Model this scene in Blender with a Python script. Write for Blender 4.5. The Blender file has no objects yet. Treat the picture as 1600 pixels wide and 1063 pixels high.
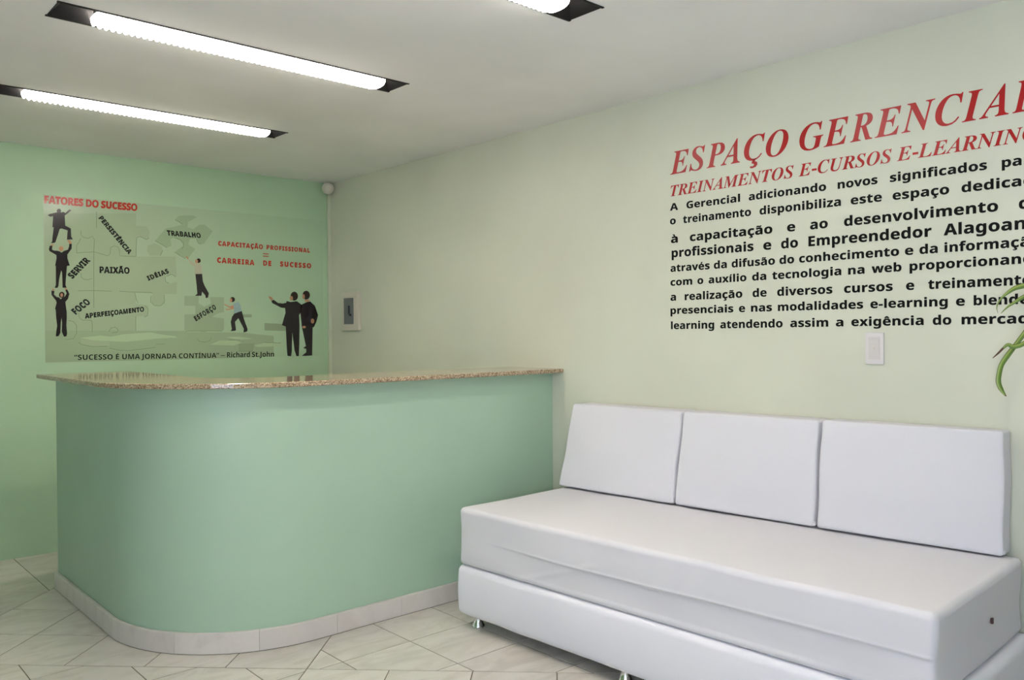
import bpy, bmesh, math, random
from mathutils import Vector, Matrix, noise
from mathutils.geometry import tessellate_polygon, delaunay_2d_cdt

sc = bpy.context.scene
COL = sc.collection
random.seed(7)

# ------------------------------------------------------------------ room size
XR, YB, H = 3.167, 5.549, 2.422       # right wall, back wall, ceiling height
XL, YF = -2.3, -2.6                   # left wall, front wall (behind the camera)

# ------------------------------------------------------------------ camera
F_PX, YAW, PIT, ROL = 1299.818, .73309, -.00928, -.00714
fw = Vector((math.sin(YAW) * math.cos(PIT), math.cos(YAW) * math.cos(PIT), math.sin(PIT)))
rt = Vector((math.cos(YAW), -math.sin(YAW), 0)); up = rt.cross(fw)
r2 = rt * math.cos(ROL) + up * math.sin(ROL); u2 = -rt * math.sin(ROL) + up * math.cos(ROL)
cd = bpy.data.cameras.new('camera'); cam = bpy.data.objects.new('camera', cd); COL.objects.link(cam)
cd.sensor_width = 36; cd.lens = F_PX * 36 / 1600; cd.clip_start = .05
M3 = Matrix((r2, u2, -fw)).transposed()
cam.matrix_world = Matrix.Translation((0, 0, 1.3)) @ M3.to_4x4()
sc.camera = cam

# ------------------------------------------------------------------ world, daylight through the front window
W = bpy.data.worlds.new('sky'); sc.world = W; W.use_nodes = True
bg = W.node_tree.nodes['Background']; bg.inputs[0].default_value = (.60, .72, 1.0, 1); bg.inputs[1].default_value = 4.4
def portal(name, loc, rot, sx, sy):
    l = bpy.data.lights.new(name, 'AREA'); l.shape = 'RECTANGLE'; l.size = sx; l.size_y = sy; l.cycles.is_portal = True
    o = bpy.data.objects.new(name, l); o.location = loc; o.rotation_euler = rot; COL.objects.link(o)
portal('window_portal', (XL - .02, -.9, 1.25), (math.pi / 2, 0, -math.pi / 2), 2.4, 1.9)
sc.view_settings.view_transform = 'Standard'; sc.view_settings.look = 'None'
sc.view_settings.gamma = 1; sc.view_settings.use_curve_mapping = False
sc.view_settings.exposure = 0.52
LAMP = 11.5
# the photographer's flash, bounced off the ceiling
fl = bpy.data.lights.new('bounce_flash', 'SPOT'); fl.energy = 60; fl.spot_size = math.radians(135); fl.spot_blend = 1; fl.shadow_soft_size = .08; fl.color = (.93, .96, 1.0)
flo = bpy.data.objects.new('bounce_flash', fl); flo.location = (-.15, -.3, 1.2); COL.objects.link(flo)
flo.rotation_euler = (Vector((.8, .9, 2.42)) - flo.location).to_track_quat('-Z', 'Y').to_euler()

# ------------------------------------------------------------------ materials
def lin(r, g, b):
    f = lambda c: (c / 255) / 12.92 if c / 255 <= .04045 else ((c / 255 + .055) / 1.055) ** 2.4
    return (f(r), f(g), f(b), 1)
def mat(name, col, rough=.5, metal=0, spec=.5, coat=0):
    m = bpy.data.materials.new(name); m.use_nodes = True
    p = m.node_tree.nodes['Principled BSDF']
    p.inputs['Base Color'].default_value = col; p.inputs['Roughness'].default_value = rough
    p.inputs['Metallic'].default_value = metal; p.inputs['Specular IOR Level'].default_value = spec
    p.inputs['Coat Weight'].default_value = coat
    return m
def nd(m, t, **kw):
    n = m.node_tree.nodes.new(t)
    for k, v in kw.items():
        if k in n.inputs: n.inputs[k].default_value = v
        else: setattr(n, k, v)
    return n
def lk(m, a, ao, b, bi): m.node_tree.links.new(a.outputs[ao], b.inputs[bi])
def ramp(m, stops):
    n = nd(m, 'ShaderNodeValToRGB'); cr = n.color_ramp
    while len(cr.elements) < len(stops): cr.elements.new(.5)
    for e, (p, c) in zip(cr.elements, stops): e.position = p; e.color = c
    return n
def paint(name, col, rough=.55, bump=.06, scale=60, spec=.4):
    m = mat(name, col, rough, spec=spec); p = m.node_tree.nodes['Principled BSDF']
    g = nd(m, 'ShaderNodeNewGeometry'); n = nd(m, 'ShaderNodeTexNoise', Scale=scale, Detail=4.0)
    lk(m, g, 'Position', n, 'Vector')
    b = nd(m, 'ShaderNodeBump', Strength=bump, Distance=.004); lk(m, n, 'Fac', b, 'Height'); lk(m, b, 'Normal', p, 'Normal')
    n2 = nd(m, 'ShaderNodeTexNoise', Scale=1.3, Detail=3.0); lk(m, g, 'Position', n2, 'Vector')
    c2 = tuple(min(1, v * 1.04) for v in col[:3]) + (1,); c1 = tuple(v * .96 for v in col[:3]) + (1,)
    r = ramp(m, [(.35, c1), (.65, c2)]); lk(m, n2, 'Fac', r, 'Fac'); lk(m, r, 'Color', p, 'Base Color')
    return m
M = {}
M['ceiling'] = paint('ceiling_paint', lin(244, 243, 240), .8, .03)
M['wall_green'] = paint('mint_wall_paint', lin(180, 209, 172), .42, .05)
M['wall_pale'] = paint('pale_green_wall_paint', lin(216, 217, 196), .42, .05)
M['counter'] = paint('mint_counter_paint', lin(180, 208, 182), .36, .05)
M['grout'] = mat('floor_grout', lin(112, 102, 84), .9)
M['skirt_grout'] = mat('baseboard_grout', lin(120, 112, 98), .9)
def marble(name, c0, c1, c2, rough):
    m = mat(name, c0, rough, spec=.5); p = m.node_tree.nodes['Principled BSDF']
    g = nd(m, 'ShaderNodeNewGeometry'); oi = nd(m, 'ShaderNodeObjectInfo')
    mul = nd(m, 'ShaderNodeVectorMath', operation='SCALE'); mul.inputs[3].default_value = 37.0
    cb = nd(m, 'ShaderNodeCombineXYZ')
    for i in range(3): lk(m, oi, 'Random', cb, i)
    lk(m, cb, 0, mul, 0); add = nd(m, 'ShaderNodeVectorMath', operation='ADD'); lk(m, g, 'Position', add, 0); lk(m, mul, 0, add, 1)
    mp = nd(m, 'ShaderNodeMapping'); mp.inputs['Rotation'].default_value = (0, 0, .5); mp.inputs['Scale'].default_value = (1, 2.6, 1)
    lk(m, add, 0, mp, 'Vector')
    n = nd(m, 'ShaderNodeTexNoise', Scale=3.2, Detail=8.0, Roughness=.6, Distortion=1.6); lk(m, mp, 0, n, 'Vector')
    r = ramp(m, [(.36, c2), (.47, c1), (.56, c0), (.8, c0)]); lk(m, n, 'Fac', r, 'Fac')
    hv = nd(m, 'ShaderNodeHueSaturation'); mr = nd(m, 'ShaderNodeMapRange'); mr.inputs[3].default_value = .93; mr.inputs[4].default_value = 1.05
    lk(m, oi, 'Random', mr, 0); lk(m, mr, 0, hv, 'Value'); lk(m, r, 'Color', hv, 'Color'); lk(m, hv, 'Color', p, 'Base Color')
    return m
M['tile'] = marble('floor_tile_ceramic', lin(219, 214, 203), lin(213, 207, 195), lin(203, 198, 186), .32)
M['skirt'] = marble('baseboard_ceramic', lin(228, 220, 212), lin(225, 217, 209), lin(219, 210, 202), .3)
def granite():
    m = mat('granite', (1, 1, 1, 1), .07, spec=.6); p = m.node_tree.nodes['Principled BSDF']
    g = nd(m, 'ShaderNodeNewGeometry')
    v = nd(m, 'ShaderNodeTexVoronoi', Scale=230.0); lk(m, g, 'Position', v, 'Vector')
    n = nd(m, 'ShaderNodeTexNoise', Scale=140.0, Detail=3.0, Roughness=.7); lk(m, g, 'Position', n, 'Vector')
    r = ramp(m, [(0, lin(70, 52, 38)), (.30, lin(120, 92, 66)), (.5, lin(178, 148, 112)), (.72, lin(205, 184, 152)), (1, lin(224, 210, 188))])
    mx = nd(m, 'ShaderNodeMix', data_type='RGBA'); mx.inputs[0].default_value = .45
    r2_ = ramp(m, [(.35, lin(96, 72, 50)), (.48, lin(176, 148, 112)), (.62, lin(222, 206, 178))])
    sp = nd(m, 'ShaderNodeSeparateColor'); lk(m, v, 'Color', sp, 0); lk(m, sp, 0, r, 'Fac'); lk(m, n, 'Fac', r2_, 'Fac')
    lk(m, r, 'Color', mx, 6); lk(m, r2_, 'Color', mx, 7); lk(m, mx, 2, p, 'Base Color')
    return m
M['granite'] = granite()
def fabric(name, col, rough, bump, scale):
    m = mat(name, col, rough, spec=.35); p = m.node_tree.nodes['Principled BSDF']
    g = nd(m, 'ShaderNodeNewGeometry'); n = nd(m, 'ShaderNodeTexNoise', Scale=scale, Detail=5.0); lk(m, g, 'Position', n, 'Vector')
    b = nd(m, 'ShaderNodeBump', Strength=bump, Distance=.004); lk(m, n, 'Fac', b, 'Height'); lk(m, b, 'Normal', p, 'Normal')
    return m
M['cover'] = fabric('white_stretch_cover', lin(222, 220, 223), .75, .12, 9)
M['leather'] = fabric('white_leatherette', lin(234, 233, 238), .38, .10, 180)
M['chrome'] = mat('chrome', (.8, .8, .8, 1), .12, 1)
M['black_metal'] = mat('black_enamel', lin(22, 21, 20), .6, spec=.25)
M['dark_gap'] = mat('dark_seam', lin(70, 68, 78), .8)
def emis(name, col, s):
    m = mat(name, col, .4); p = m.node_tree.nodes['Principled BSDF']
    p.inputs['Emission Color'].default_value = col; p.inputs['Emission Strength'].default_value = s; return m
M['lit'] = emis('lit_diffuser', (1.0, .95, .90, 1), LAMP)
M['white_plastic'] = mat('white_plastic', lin(222, 217, 214), .3); M['insert_plastic'] = mat('off_white_plastic', lin(214, 207, 202), .35)
M['cream_plastic'] = mat('cream_plastic', lin(214, 206, 190), .4)
M['grey_smoked'] = mat('smoked_grey_window', lin(120, 122, 122), .15)
M['latch'] = mat('dark_latch', lin(40, 42, 46), .4)
M['duct'] = mat('cable_duct_plastic', lin(205, 212, 186), .4)
M['vinyl_black'] = mat('black_vinyl', lin(12, 13, 11), .5, spec=.15)
M['vinyl_red'] = mat('red_vinyl', lin(176, 16, 18), .28, spec=.35)
M['stain'] = mat('brown_label', lin(88, 62, 58), .7)
PR = .13
M['p_k'] = mat('print_black', lin(14, 14, 12), PR); M['p_c'] = mat('print_dark_grey', lin(32, 38, 30), PR); M['p_r'] = mat('print_red', lin(190, 44, 26), PR)
M['suit'] = mat('print_dark_suit', lin(34, 26, 28), PR); M['hair'] = mat('print_dark_brown', lin(46, 28, 20), PR)
M['skin'] = mat('print_skin', lin(196, 146, 112), PR); M['shirt'] = mat('print_cream_shirt', lin(190, 188, 160), PR); M['blue'] = mat('print_blue_shirt', lin(158, 186, 182), PR)
M['mid'] = mat('print_grey_green', lin(172, 190, 155), PR); M['mid2'] = mat('print_grey_green_slab', lin(164, 186, 148), PR)
M['dark'] = mat('print_shade_green', lin(164, 184, 148), PR); M['deep'] = mat('print_deep_green', lin(154, 172, 138), PR)
M['light'] = mat('print_light_green', lin(182, 206, 164), PR); M['line'] = mat('print_joint_line', lin(138, 160, 126), PR)
def sheet():
    m = mat('poster_sheet', (1, 1, 1, 1), PR); p = m.node_tree.nodes['Principled BSDF']
    tc = nd(m, 'ShaderNodeTexCoord'); s = nd(m, 'ShaderNodeSeparateXYZ'); lk(m, tc, 'Generated', s, 0)
    r = ramp(m, [(0, lin(180, 198, 166)), (.45, lin(180, 202, 167)), (.75, lin(180, 208, 170)), (1, lin(180, 209, 172))])
    lk(m, s, 'X', r, 'Fac'); lk(m, r, 'Color', p, 'Base Color'); return m
M['sheet'] = sheet()
def leafmat():
    m = mat('plant_leaf', (1, 1, 1, 1), .4); p = m.node_tree.nodes['Principled BSDF']
    a = nd(m, 'ShaderNodeVertexColor', layer_name='leaf'); s = nd(m, 'ShaderNodeSeparateColor'); lk(m, a, 'Color', s, 0)
    r = ramp(m, [(0, lin(82, 112, 48)), (.30, lin(112, 142, 48)), (.5, lin(168, 180, 96)), (.7, lin(116, 142, 50)), (1, lin(92, 96, 50))]); lk(m, s, 0, r, 'Fac')
    r3 = ramp(m, [(.90, (0, 0, 0, 1)), (.97, (1, 1, 1, 1))]); lk(m, s, 1, r3, 'Fac')
    mx = nd(m, 'ShaderNodeMix', data_type='RGBA'); lk(m, r3, 'Color', mx, 0); lk(m, r, 'Color', mx, 6); mx.inputs[7].default_value = lin(84, 52, 34)
    lk(m, mx, 2, p, 'Base Color'); return m
M['leaf'] = leafmat()
M['stem'] = mat('plant_stem', lin(120, 100, 66), .8); M['pot'] = mat('terracotta_pot', lin(190, 182, 170), .6); M['soil'] = mat('soil', lin(58, 44, 34), .95)
def glass():
    m = mat('window_glass', (1, 1, 1, 1), 0); p = m.node_tree.nodes['Principled BSDF']; p.inputs['Transmission Weight'].default_value = 1; p.inputs['IOR'].default_value = 1.02; return m
M['glass'] = glass()
M['alu'] = mat('white_window_frame', lin(225, 225, 225), .4)

# ------------------------------------------------------------------ helpers
def obj(name, bm, m, parent=None, smooth=None, loc=None):
    me = bpy.data.meshes.new(name)
    bmesh.ops.recalc_face_normals(bm, faces=bm.faces) if smooth != 'keep' else None
    bm.to_mesh(me); bm.free()
    for x in (m if isinstance(m, (list, tuple)) else [m]): me.materials.append(x)
    if isinstance(smooth, (int, float)):
        me.shade_smooth(); me.set_sharp_from_angle(angle=math.radians(smooth))
    o = bpy.data.objects.new(name, me); COL.objects.link(o)
    if loc: o.location = loc
    if parent:
        o.parent = parent
        if loc is None: o.matrix_parent_inverse = Matrix.Translation(parent.location).inverted() if parent.rotation_euler[2] == 0 else Matrix()
    return o
def tag(o, label=None, cat=None, group=None, kind=None):
    for k, v in (('label', label), ('category', cat), ('group', group), ('kind', kind)):
        if v: o[k] = v
    return o
def empty(name, loc, rz=0):
    o = bpy.data.objects.new(name, None); o.empty_display_size = .1; o.location = loc; o.rotation_euler = (0, 0, rz); COL.objects.link(o); return o
def add_box(bm, x0, x1, y0, y1, z0, z1, bev=0):
    r = bmesh.ops.create_cube(bm, size=1)
    bmesh.ops.scale(bm, vec=(x1 - x0, y1 - y0, z1 - z0), verts=r['verts'])
    bmesh.ops.translate(bm, vec=((x0 + x1) / 2, (y0 + y1) / 2, (z0 + z1) / 2), verts=r['verts'])
    if bev:
        es = list({e for v in r['verts'] for e in v.link_edges})
        bmesh.ops.bevel(bm, geom=es, offset=bev, segments=2, affect='EDGES', profile=.6)
    return bm
def box(*a, **k): return add_box(bmesh.new(), *a, **k)
def lathe(bm, prof, seg=24, cx=0, cy=0):
    rings = []
    for r, z in prof:
        rings.append([bm.verts.new((cx + r * math.cos(2 * math.pi * i / seg), cy + r * math.sin(2 * math.pi * i / seg), z)) for i in range(seg)])
    for a, b in zip(rings, rings[1:]):
        for i in range(seg): bm.faces.new((a[i], a[(i + 1) % seg], b[(i + 1) % seg], b[i]))
    bm.faces.new(rings[0]); bm.faces.new(rings[-1]); return bm
def soft(lx, ly, lz, r, n=(10, 24, 8), disp=None):
    """rounded box from (0,0,0) to (lx,ly,lz) with a fine grid; disp(p,n)->p"""
    bm = bmesh.new()
    def axis(L, k):
        e = [0, r * .12, r * .3, r * .55, r * .8, r]
        mid = [r + (L - 2 * r) * i / k for i in range(1, k)]
        return e + mid + [L - v for v in reversed(e)]
    A = [axis(lx, n[0]), axis(ly, n[1]), axis(lz, n[2])]; L = (lx, ly, lz); vs = {}
    def V(i, j, k):
        key = (i, j, k)
        if key not in vs:
            p = Vector((A[0][i], A[1][j], A[2][k]))
            q = Vector([min(max(p[a], r), L[a] - r) for a in range(3)]); d = p - q
            nn = d.normalized() if d.length > 1e-9 else Vector((0, 0, 1)); pp = q + nn * r if d.length > 1e-9 else p
            if disp: pp = disp(pp, nn)
            vs[key] = bm.verts.new(pp)
        return vs[key]
    N = [len(a) - 1 for a in A]
    for a, b, c in ((0, 1, 2), (0, 2, 1), (1, 2, 0)):
        for side in (0, N[c]):
            for i in range(N[a]):
                for j in range(N[b]):
                    q = []
                    for di, dj in ((0, 0), (1, 0), (1, 1), (0, 1)):
                        k = [0, 0, 0]; k[a] = i + di; k[b] = j + dj; k[c] = side; q.append(V(*k))
                    try: bm.faces.new(q)
                    except ValueError: pass
    return bm

# ------------------------------------------------------------------ structure
def struct(name, bm, m, parent=None, **k):
    o = obj(name, bm, m, parent, **k)
    if not parent: o['kind'] = 'structure'
    return o
struct('wall_back', box(XL - .1, XR + .1, YB, YB + .1, -.05, H + .15), M['wall_green'])
struct('wall_right', box(XR, XR + .1, YF - .1, YB, -.05, H + .15), M['wall_pale'])
WL = (-2.1, .3, .3, 2.2)      # left window: y0,y1,z0,z1
bm = bmesh.new()
for y0, y1, z0, z1 in ((YF - .1, WL[0], -.05, H + .15), (WL[1], YB, -.05, H + .15), (WL[0], WL[1], -.05, WL[2]), (WL[0], WL[1], WL[3], H + .15)): add_box(bm, XL - .1, XL, y0, y1, z0, z1)
struct('wall_left', bm, M['wall_green'])
struct('wall_front', box(XL - .1, XR, YF - .1, YF, -.05, H + .15), M['wall_pale'])
def window(name, along, c, a0, a1, z0, z1):
    bm = bmesh.new(); t = .05
    def bx(p0, p1, q0, q1, d0=-.08, d1=-.03, b=bm):
        if along == 'x': add_box(b, p0, p1, c + d0, c + d1, q0, q1)
        else: add_box(b, c + d0, c + d1, p0, p1, q0, q1)
    bx(a0, a1, z0, z0 + t); bx(a0, a1, z1 - t, z1); bx(a0, a0 + t, z0 + t, z1 - t); bx(a1 - t, a1, z0 + t, z1 - t); mid = (a0 + a1) / 2; bx(mid - t / 2, mid + t / 2, z0 + t, z1 - t)
    o = struct(name, bm, M['alu'])
    for p0, p1 in ((a0 + t, mid - t / 2), (mid + t / 2, a1 - t)):
        g = bmesh.new(); bx(p0, p1, z0 + t, z1 - t, -.058, -.052, g); obj('pane', g, M['glass'], o)
window('window_1', 'y', XL, *WL)

# ceiling with three recesses for the light fittings (two more fittings follow behind the camera)
LX0, LX1, LW = .752, 2.168, .158
LY = [4.365, 3.175, 2.010, .85]
bm = bmesh.new()
ys = sorted([YF] + [y - LW / 2 for y in LY] + [y + LW / 2 for y in LY] + [YB])
for i in range(3):
    for j in range(len(ys) - 1):
        cy = (ys[j] + ys[j + 1]) / 2; xs = [XL, .775, 2.182, XR] if abs(cy - LY[0]) < LW / 2 else [XL, LX0, LX1, XR]
        if i == 1 and any(abs(cy - y) < LW / 2 for y in LY): continue
        add_box(bm, xs[i], xs[i + 1], ys[j], ys[j + 1], H, H + .09)
ceil = struct('ceiling', bm, M['ceiling'])

# floor: grout bed and ceramic tiles laid in large diamonds, alternately diagonal and square to the walls
floor = struct('floor', box(XL, XR, YF, YB, -.05, -.0018), M['grout'])
TS, DS = .3231, 2.285
def clip(poly, nx, ny, c):       # keep nx*x+ny*y >= c
    out = []
    for i in range(len(poly)):
        a, b = poly[i], poly[(i + 1) % len(poly)]; da, db = nx * a[0] + ny * a[1] - c, nx * b[0] + ny * b[1] - c
        if da >= 0: out.append(a)
        if (da >= 0) != (db >= 0):
            t = da / (da - db); out.append((a[0] + (b[0] - a[0]) * t, a[1] + (b[1] - a[1]) * t))
    return out
def area(p): return abs(sum(p[i][0] * p[(i + 1) % len(p)][1] - p[(i + 1) % len(p)][0] * p[i][1] for i in range(len(p)))) / 2
def inset(poly, d):
    A_ = sum(poly[i][0] * poly[(i + 1) % len(poly)][1] - poly[(i + 1) % len(poly)][0] * poly[i][1] for i in range(len(poly)))
    out = list(poly); s = 1 if A_ > 0 else -1
    for i in range(len(poly)):
        a, b = poly[i], poly[(i + 1) % len(poly)]; ex, ey = b[0] - a[0], b[1] - a[1]; l = math.hypot(ex, ey)
        if l < 1e-6: continue
        nx, ny = -ey / l * s, ex / l * s; out = clip(out, nx, ny, nx * a[0] + ny * a[1] + d)
        if len(out) < 3: return []
    q = []
    for p in out:
        if not q or math.hypot(p[0] - q[-1][0], p[1] - q[-1][1]) > 1e-4: q.append(p)
    if len(q) > 2 and math.hypot(q[0][0] - q[-1][0], q[0][1] - q[-1][1]) < 1e-4: q.pop()
    return q
def add_tile(bm, poly):
    p = inset(poly, .0022)
    if len(p) < 3 or area(p) < 4e-4: return False
    q = inset(poly, .0036)
    if len(q) != len(p): q = p
    dz = random.uniform(-.0002, .0002)
    a = [bm.verts.new((x, y, -.0025)) for x, y in p]; b = [bm.verts.new((x, y, -.0006 + dz)) for x, y in p]; n = len(p)
    c = [bm.verts.new((x, y, dz)) for x, y in q] if q is not p else b
    for i in range(n):
        j = (i + 1) % n; bm.faces.new((a[i], a[j], b[j], b[i]))
        if c is not b: bm.faces.new((b[i], b[j], c[j], c[i]))
    bm.faces.new(c); return True
ORG = {(-1, 0): (.736, 3.556), (0, -1): (1.691, 2.893), (0, 1): (1.072, 5.17)}
rest = bmesh.new(); R2 = math.sqrt(.5)
for di in range(-5, 3):
    for dj in range(-5, 5):
        s0, d0 = 4.48 + di * DS, 1.375 + dj * DS
        diag = (di + dj) % 2 == 0; tiles = []
        if diag:
            for a in range(5):
                for b in range(5):
                    g = DS / 5; c = []
                    for ds, dd in ((0, 0), (1, 0), (1, 1), (0, 1)):
                        s, d = s0 + (a + ds) * g, d0 + (b + dd) * g; c.append(((s - d) / 2, (s + d) / 2))
                    tiles.append(c)
        else:
            cx, cy = (s0 + DS / 2 - d0 - DS / 2) / 2, (s0 + DS / 2 + d0 + DS / 2) / 2; ox, oy = ORG.get((di, dj), (cx, cy))
            ox += round((cx - ox) / TS) * TS; oy += round((cy - oy) / TS) * TS
            for a in range(-5, 5):
                for b in range(-5, 5):
                    x, y = ox + a * TS, oy + b * TS; c = [(x, y), (x + TS, y), (x + TS, y + TS), (x, y + TS)]
                    for nx, ny, cc in ((1, 1, s0), (-1, -1, -s0 - DS), (-1, 1, d0), (1, -1, -d0 - DS)):
                        c = clip(c, nx, ny, cc)
                        if len(c) < 3: break
                    if len(c) >= 3: tiles.append(c)
        for c in tiles:
            for nx, ny, cc in ((1, 0, XL), (-1, 0, -XR), (0, 1, YF), (0, -1, -YB)):
                c = clip(c, nx, ny, cc)
                if len(c) < 3: break
            if len(c) < 3: continue
            mx, my = sum(p[0] for p in c) / len(c), sum(p[1] for p in c) / len(c)
            near = .3 < mx < 2.75 and 1.7 < my < YB and not (mx > 1.5 and my > 3.6)
            if near:
                b = bmesh.new()
                if add_tile(b, [(x - mx, y - my) for x, y in c]): obj('tile', b, M['tile'], floor, loc=(mx, my, 0))
                else: b.free()
            else: add_tile(rest, c)
tag(obj('tile_field', rest, M['tile'], floor), kind='stuff')

# ------------------------------------------------------------------ recessed fluorescent fittings
def lamp(y, x0, x1, lit0, lit1, label):
    root = empty('ceiling_light', ((x0 + x1) / 2, y, H)); tag(root, label, 'ceiling light', 'black fluorescent fittings recessed in the ceiling')
    h = LW / 2; bm = bmesh.new()
    # trough: sloping sides, lip flush with the ceiling
    lip, dep, t = .006, .055, .003
    prof = [(-h - .006, -.003), (-h - .006, 0), (-h, 0), (-h, .0015), (-h + .004, .0015), (-h * .45, dep), (h * .45, dep), (h - .004, .0015), (h, .0015), (h, 0), (h + .006, 0), (h + .006, -.003), (h - .004, -.003), (h * .42, dep - t), (-h * .42, dep - t), (-h + .004, -.003)]
    rings = [[bm.verts.new((x, y + a, H + b)) for a, b in prof] for x in (x0 - .006, x1 + .006)]
    n = len(prof)
    for i in range(n): bm.faces.new((rings[0][i], rings[0][(i + 1) % n], rings[1][(i + 1) % n], rings[1][i]))
    for r in rings: bm.faces.new(r)
    obj('housing', bm, M['black_metal'], root)
    for xa, s in ((x0, 1), (x1, -1)):          # sloping end plates
        b = bmesh.new()
        pts = [(xa, -h + .004, -.001), (xa, h - .004, -.001), (xa + s * .045, h * .42, dep - t), (xa + s * .045, -h * .42, dep - t)]
        v = [b.verts.new((px, y + py, H + pz)) for px, py, pz in pts] + [b.verts.new((px - s * .003, y + py, H + pz)) for px, py, pz in pts]
        for f in ((0, 1, 2, 3), (7, 6, 5, 4), (0, 4, 5, 1), (1, 5, 6, 2), (2, 6, 7, 3), (3, 7, 4, 0)): b.faces.new([v[i] for i in f])
        obj('end_plate', b, M['black_metal'], root)
    for xa, xb in ((lit0 + .004, lit0 + .026), (lit1 - .026, lit1 - .004)):
        obj('lamp_holder', box(xa, xb, y - .022, y + .022, H + .018, H + .048, bev=.003), M['black_metal'], root)
    # ribbed, sagging diffuser
    bm = bmesh.new(); nr = round((lit1 - lit0) / .0222); sub = 6; hw = h - .004; K = 14; prev = None; end = None
    for i in range(nr * sub + 1):
        x = lit0 + (lit1 - lit0) * i / (nr * sub); u = (i % sub) / sub; s = (1 - abs(2 * u - 1)) ** .7
        e = min(x - lit0, lit1 - x); rnd = math.sqrt(max(0, 1 - max(0, 1 - e / .03) ** 2)) * .5 + .5
        k = (.30 + .70 * s); ring = []
        for j in range(K + 1):
            a = math.pi * j / K; ring.append(bm.verts.new((x, y + .011 - math.cos(a) * (hw - .012) * (.86 + .14 * s) * rnd, H + .012 - (math.sin(a) ** .5 if j % K else 0) * (.006 + .028 * k * rnd))))
        if prev: [bm.faces.new((prev[j], prev[j + 1], ring[j + 1], ring[j])) for j in range(K)]
        else: first = ring
        prev = ring
    bm.faces.new(first); bm.faces.new(prev)
    # closed top
    obj('diffuser', bm, M['lit'], root)
    return root
lamp(LY[0], .775, 2.182, .905, 2.112, 'farthest of the three lit black fluorescent ceiling lights, nearest the poster wall')
lamp(LY[1], .752, 2.168, .882, 2.083, 'middle of the three lit black fluorescent ceiling lights, both its ends in view')
lamp(LY[2], .752, 2.168, .882, 2.055, 'nearest lit black fluorescent ceiling light, only its right tip at the top edge')
lamp(LY[3], .752, 2.168, .882, 2.06, 'lit black fluorescent ceiling light overhead, above the near sofa end')

# ------------------------------------------------------------------ reception counter
CX, CY, CR = 1.735, 3.813, .62
def path_at(s):
    """point, outward normal along the counter face; s from 0 at the far left end to the right wall"""
    L0 = 4.741 - CY; L1 = math.pi / 2 * CR
    if s <= L0: return Vector((CX - CR, 4.741 - s)), Vector((-1, 0))
    if s <= L0 + L1:
        a = (s - L0) / CR; n = Vector((-math.cos(a), -math.sin(a))); return Vector((CX, CY)) + n * CR, n
    return Vector((CX + s - L0 - L1, CY - CR)), Vector((0, -1))
L0 = 4.741 - CY; L1 = math.pi / 2 * CR; LT = L0 + L1 + (XR - .001 - CX)
def slab(bm, sa, sb, out, inn, z0, z1, step=.04, bev=0, rin=None):
    ss = sorted({sa, sb} | {v for v in (L0, L0 + L1) if sa < v < sb} | {L0 + L1 * i / 28 for i in range(29) if sa < L0 + L1 * i / 28 < sb})
    R_ = []
    for s in ss:
        p, n = path_at(s); o_ = p + n * out; i_ = p - n * inn
        if bev: pr = [(o_ - n * bev, z0), (o_, z0 + bev), (o_, z1 - bev), (o_ - n * bev, z1), (i_ + n * bev, z1), (i_, z1 - bev), (i_, z0 + bev), (i_ + n * bev, z0)]
        else: pr = [(o_, z0), (o_, z1), (i_, z1), (i_, z0)]
        R_.append([bm.verts.new((q.x, q.y, z)) for q, z in pr])
    n = len(R_[0])
    for a, b in zip(R_, R_[1:]):
        for i in range(n): bm.faces.new((a[i], a[(i + 1) % n], b[(i + 1) % n], b[i]))
    bm.faces.new(R_[0]); bm.faces.new(R_[-1]); return bm
counter = empty('reception_counter', (CX, CY, 0)); tag(counter, 'mint green reception counter with a rounded front corner and white skirting', 'counter')
obj('body', slab(bmesh.new(), 0, LT, 0, .34, .0, 1.083), M['counter'], counter, smooth=30)
obj('baseboard_joint', slab(bmesh.new(), .001, LT, .0155, 0, .0, .086), M['skirt_grout'], counter, smooth=30)
s = 0.0
while s < LT - .02:
    e = min(s + .333, LT); g = .0006
    obj('baseboard_tile', slab(bmesh.new(), s + (g if s else 0), e - g, .0185, -.0005, .002, .0875, bev=.002), M['skirt'], counter, smooth=40)
    s = e
top = obj('countertop', slab(bmesh.new(), -.014, LT, .085, .357, 1.083, 1.104, bev=.003), M['granite'], None, smooth=30)
tag(top, 'polished speckled brown granite worktop on the green counter', 'countertop')

# ------------------------------------------------------------------ sofa
TH = math.radians(2.0); SX, SY = 2.27, 2.90; SL = 2.03; SD = .815
sofa = empty('sofa_base', (SX, SY, 0), TH); tag(sofa, 'low white leatherette sofa base on small chrome feet', 'sofa')
def dbase(p, n):
    x, y, z = p; q = Vector(p)
    if n.x < -.3 or x < .02:
        q.x -= .008 * math.sin(math.pi * min(max((z) / .22, 0), 1)) + .0015 * noise.noise(Vector((y * 5, z * 9, 1)))
    if z < .02: q.z += .0035 * noise.noise(Vector((y * 7, 0, 3)))
    return q
b = soft(SD, SL, .222, .030, (8, 40, 6), dbase); bmesh.ops.translate(b, vec=(0, -SL, .055), verts=b.verts)
obj('base_frame', b, M['leather'], sofa, smooth=60)
foot = None
def put_foot(x, y):
    global foot
    if foot is None:
        bm = lathe(bmesh.new(), [(.027, 0), (.029, .003), (.029, .007), (.027, .010), (.026, .014), (.020, .026), (.018, .034), (.018, .0585)], 28)
        foot = obj('foot', bm, M['chrome'], sofa, smooth=40, loc=(x, y, 0))
    else:
        o = foot.copy(); COL.objects.link(o); o.parent = sofa; o.location = (x, y, 0)
for yy in (-.075, -.895, -1.72): put_foot(.062, yy); put_foot(SD - .07, yy)

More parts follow.
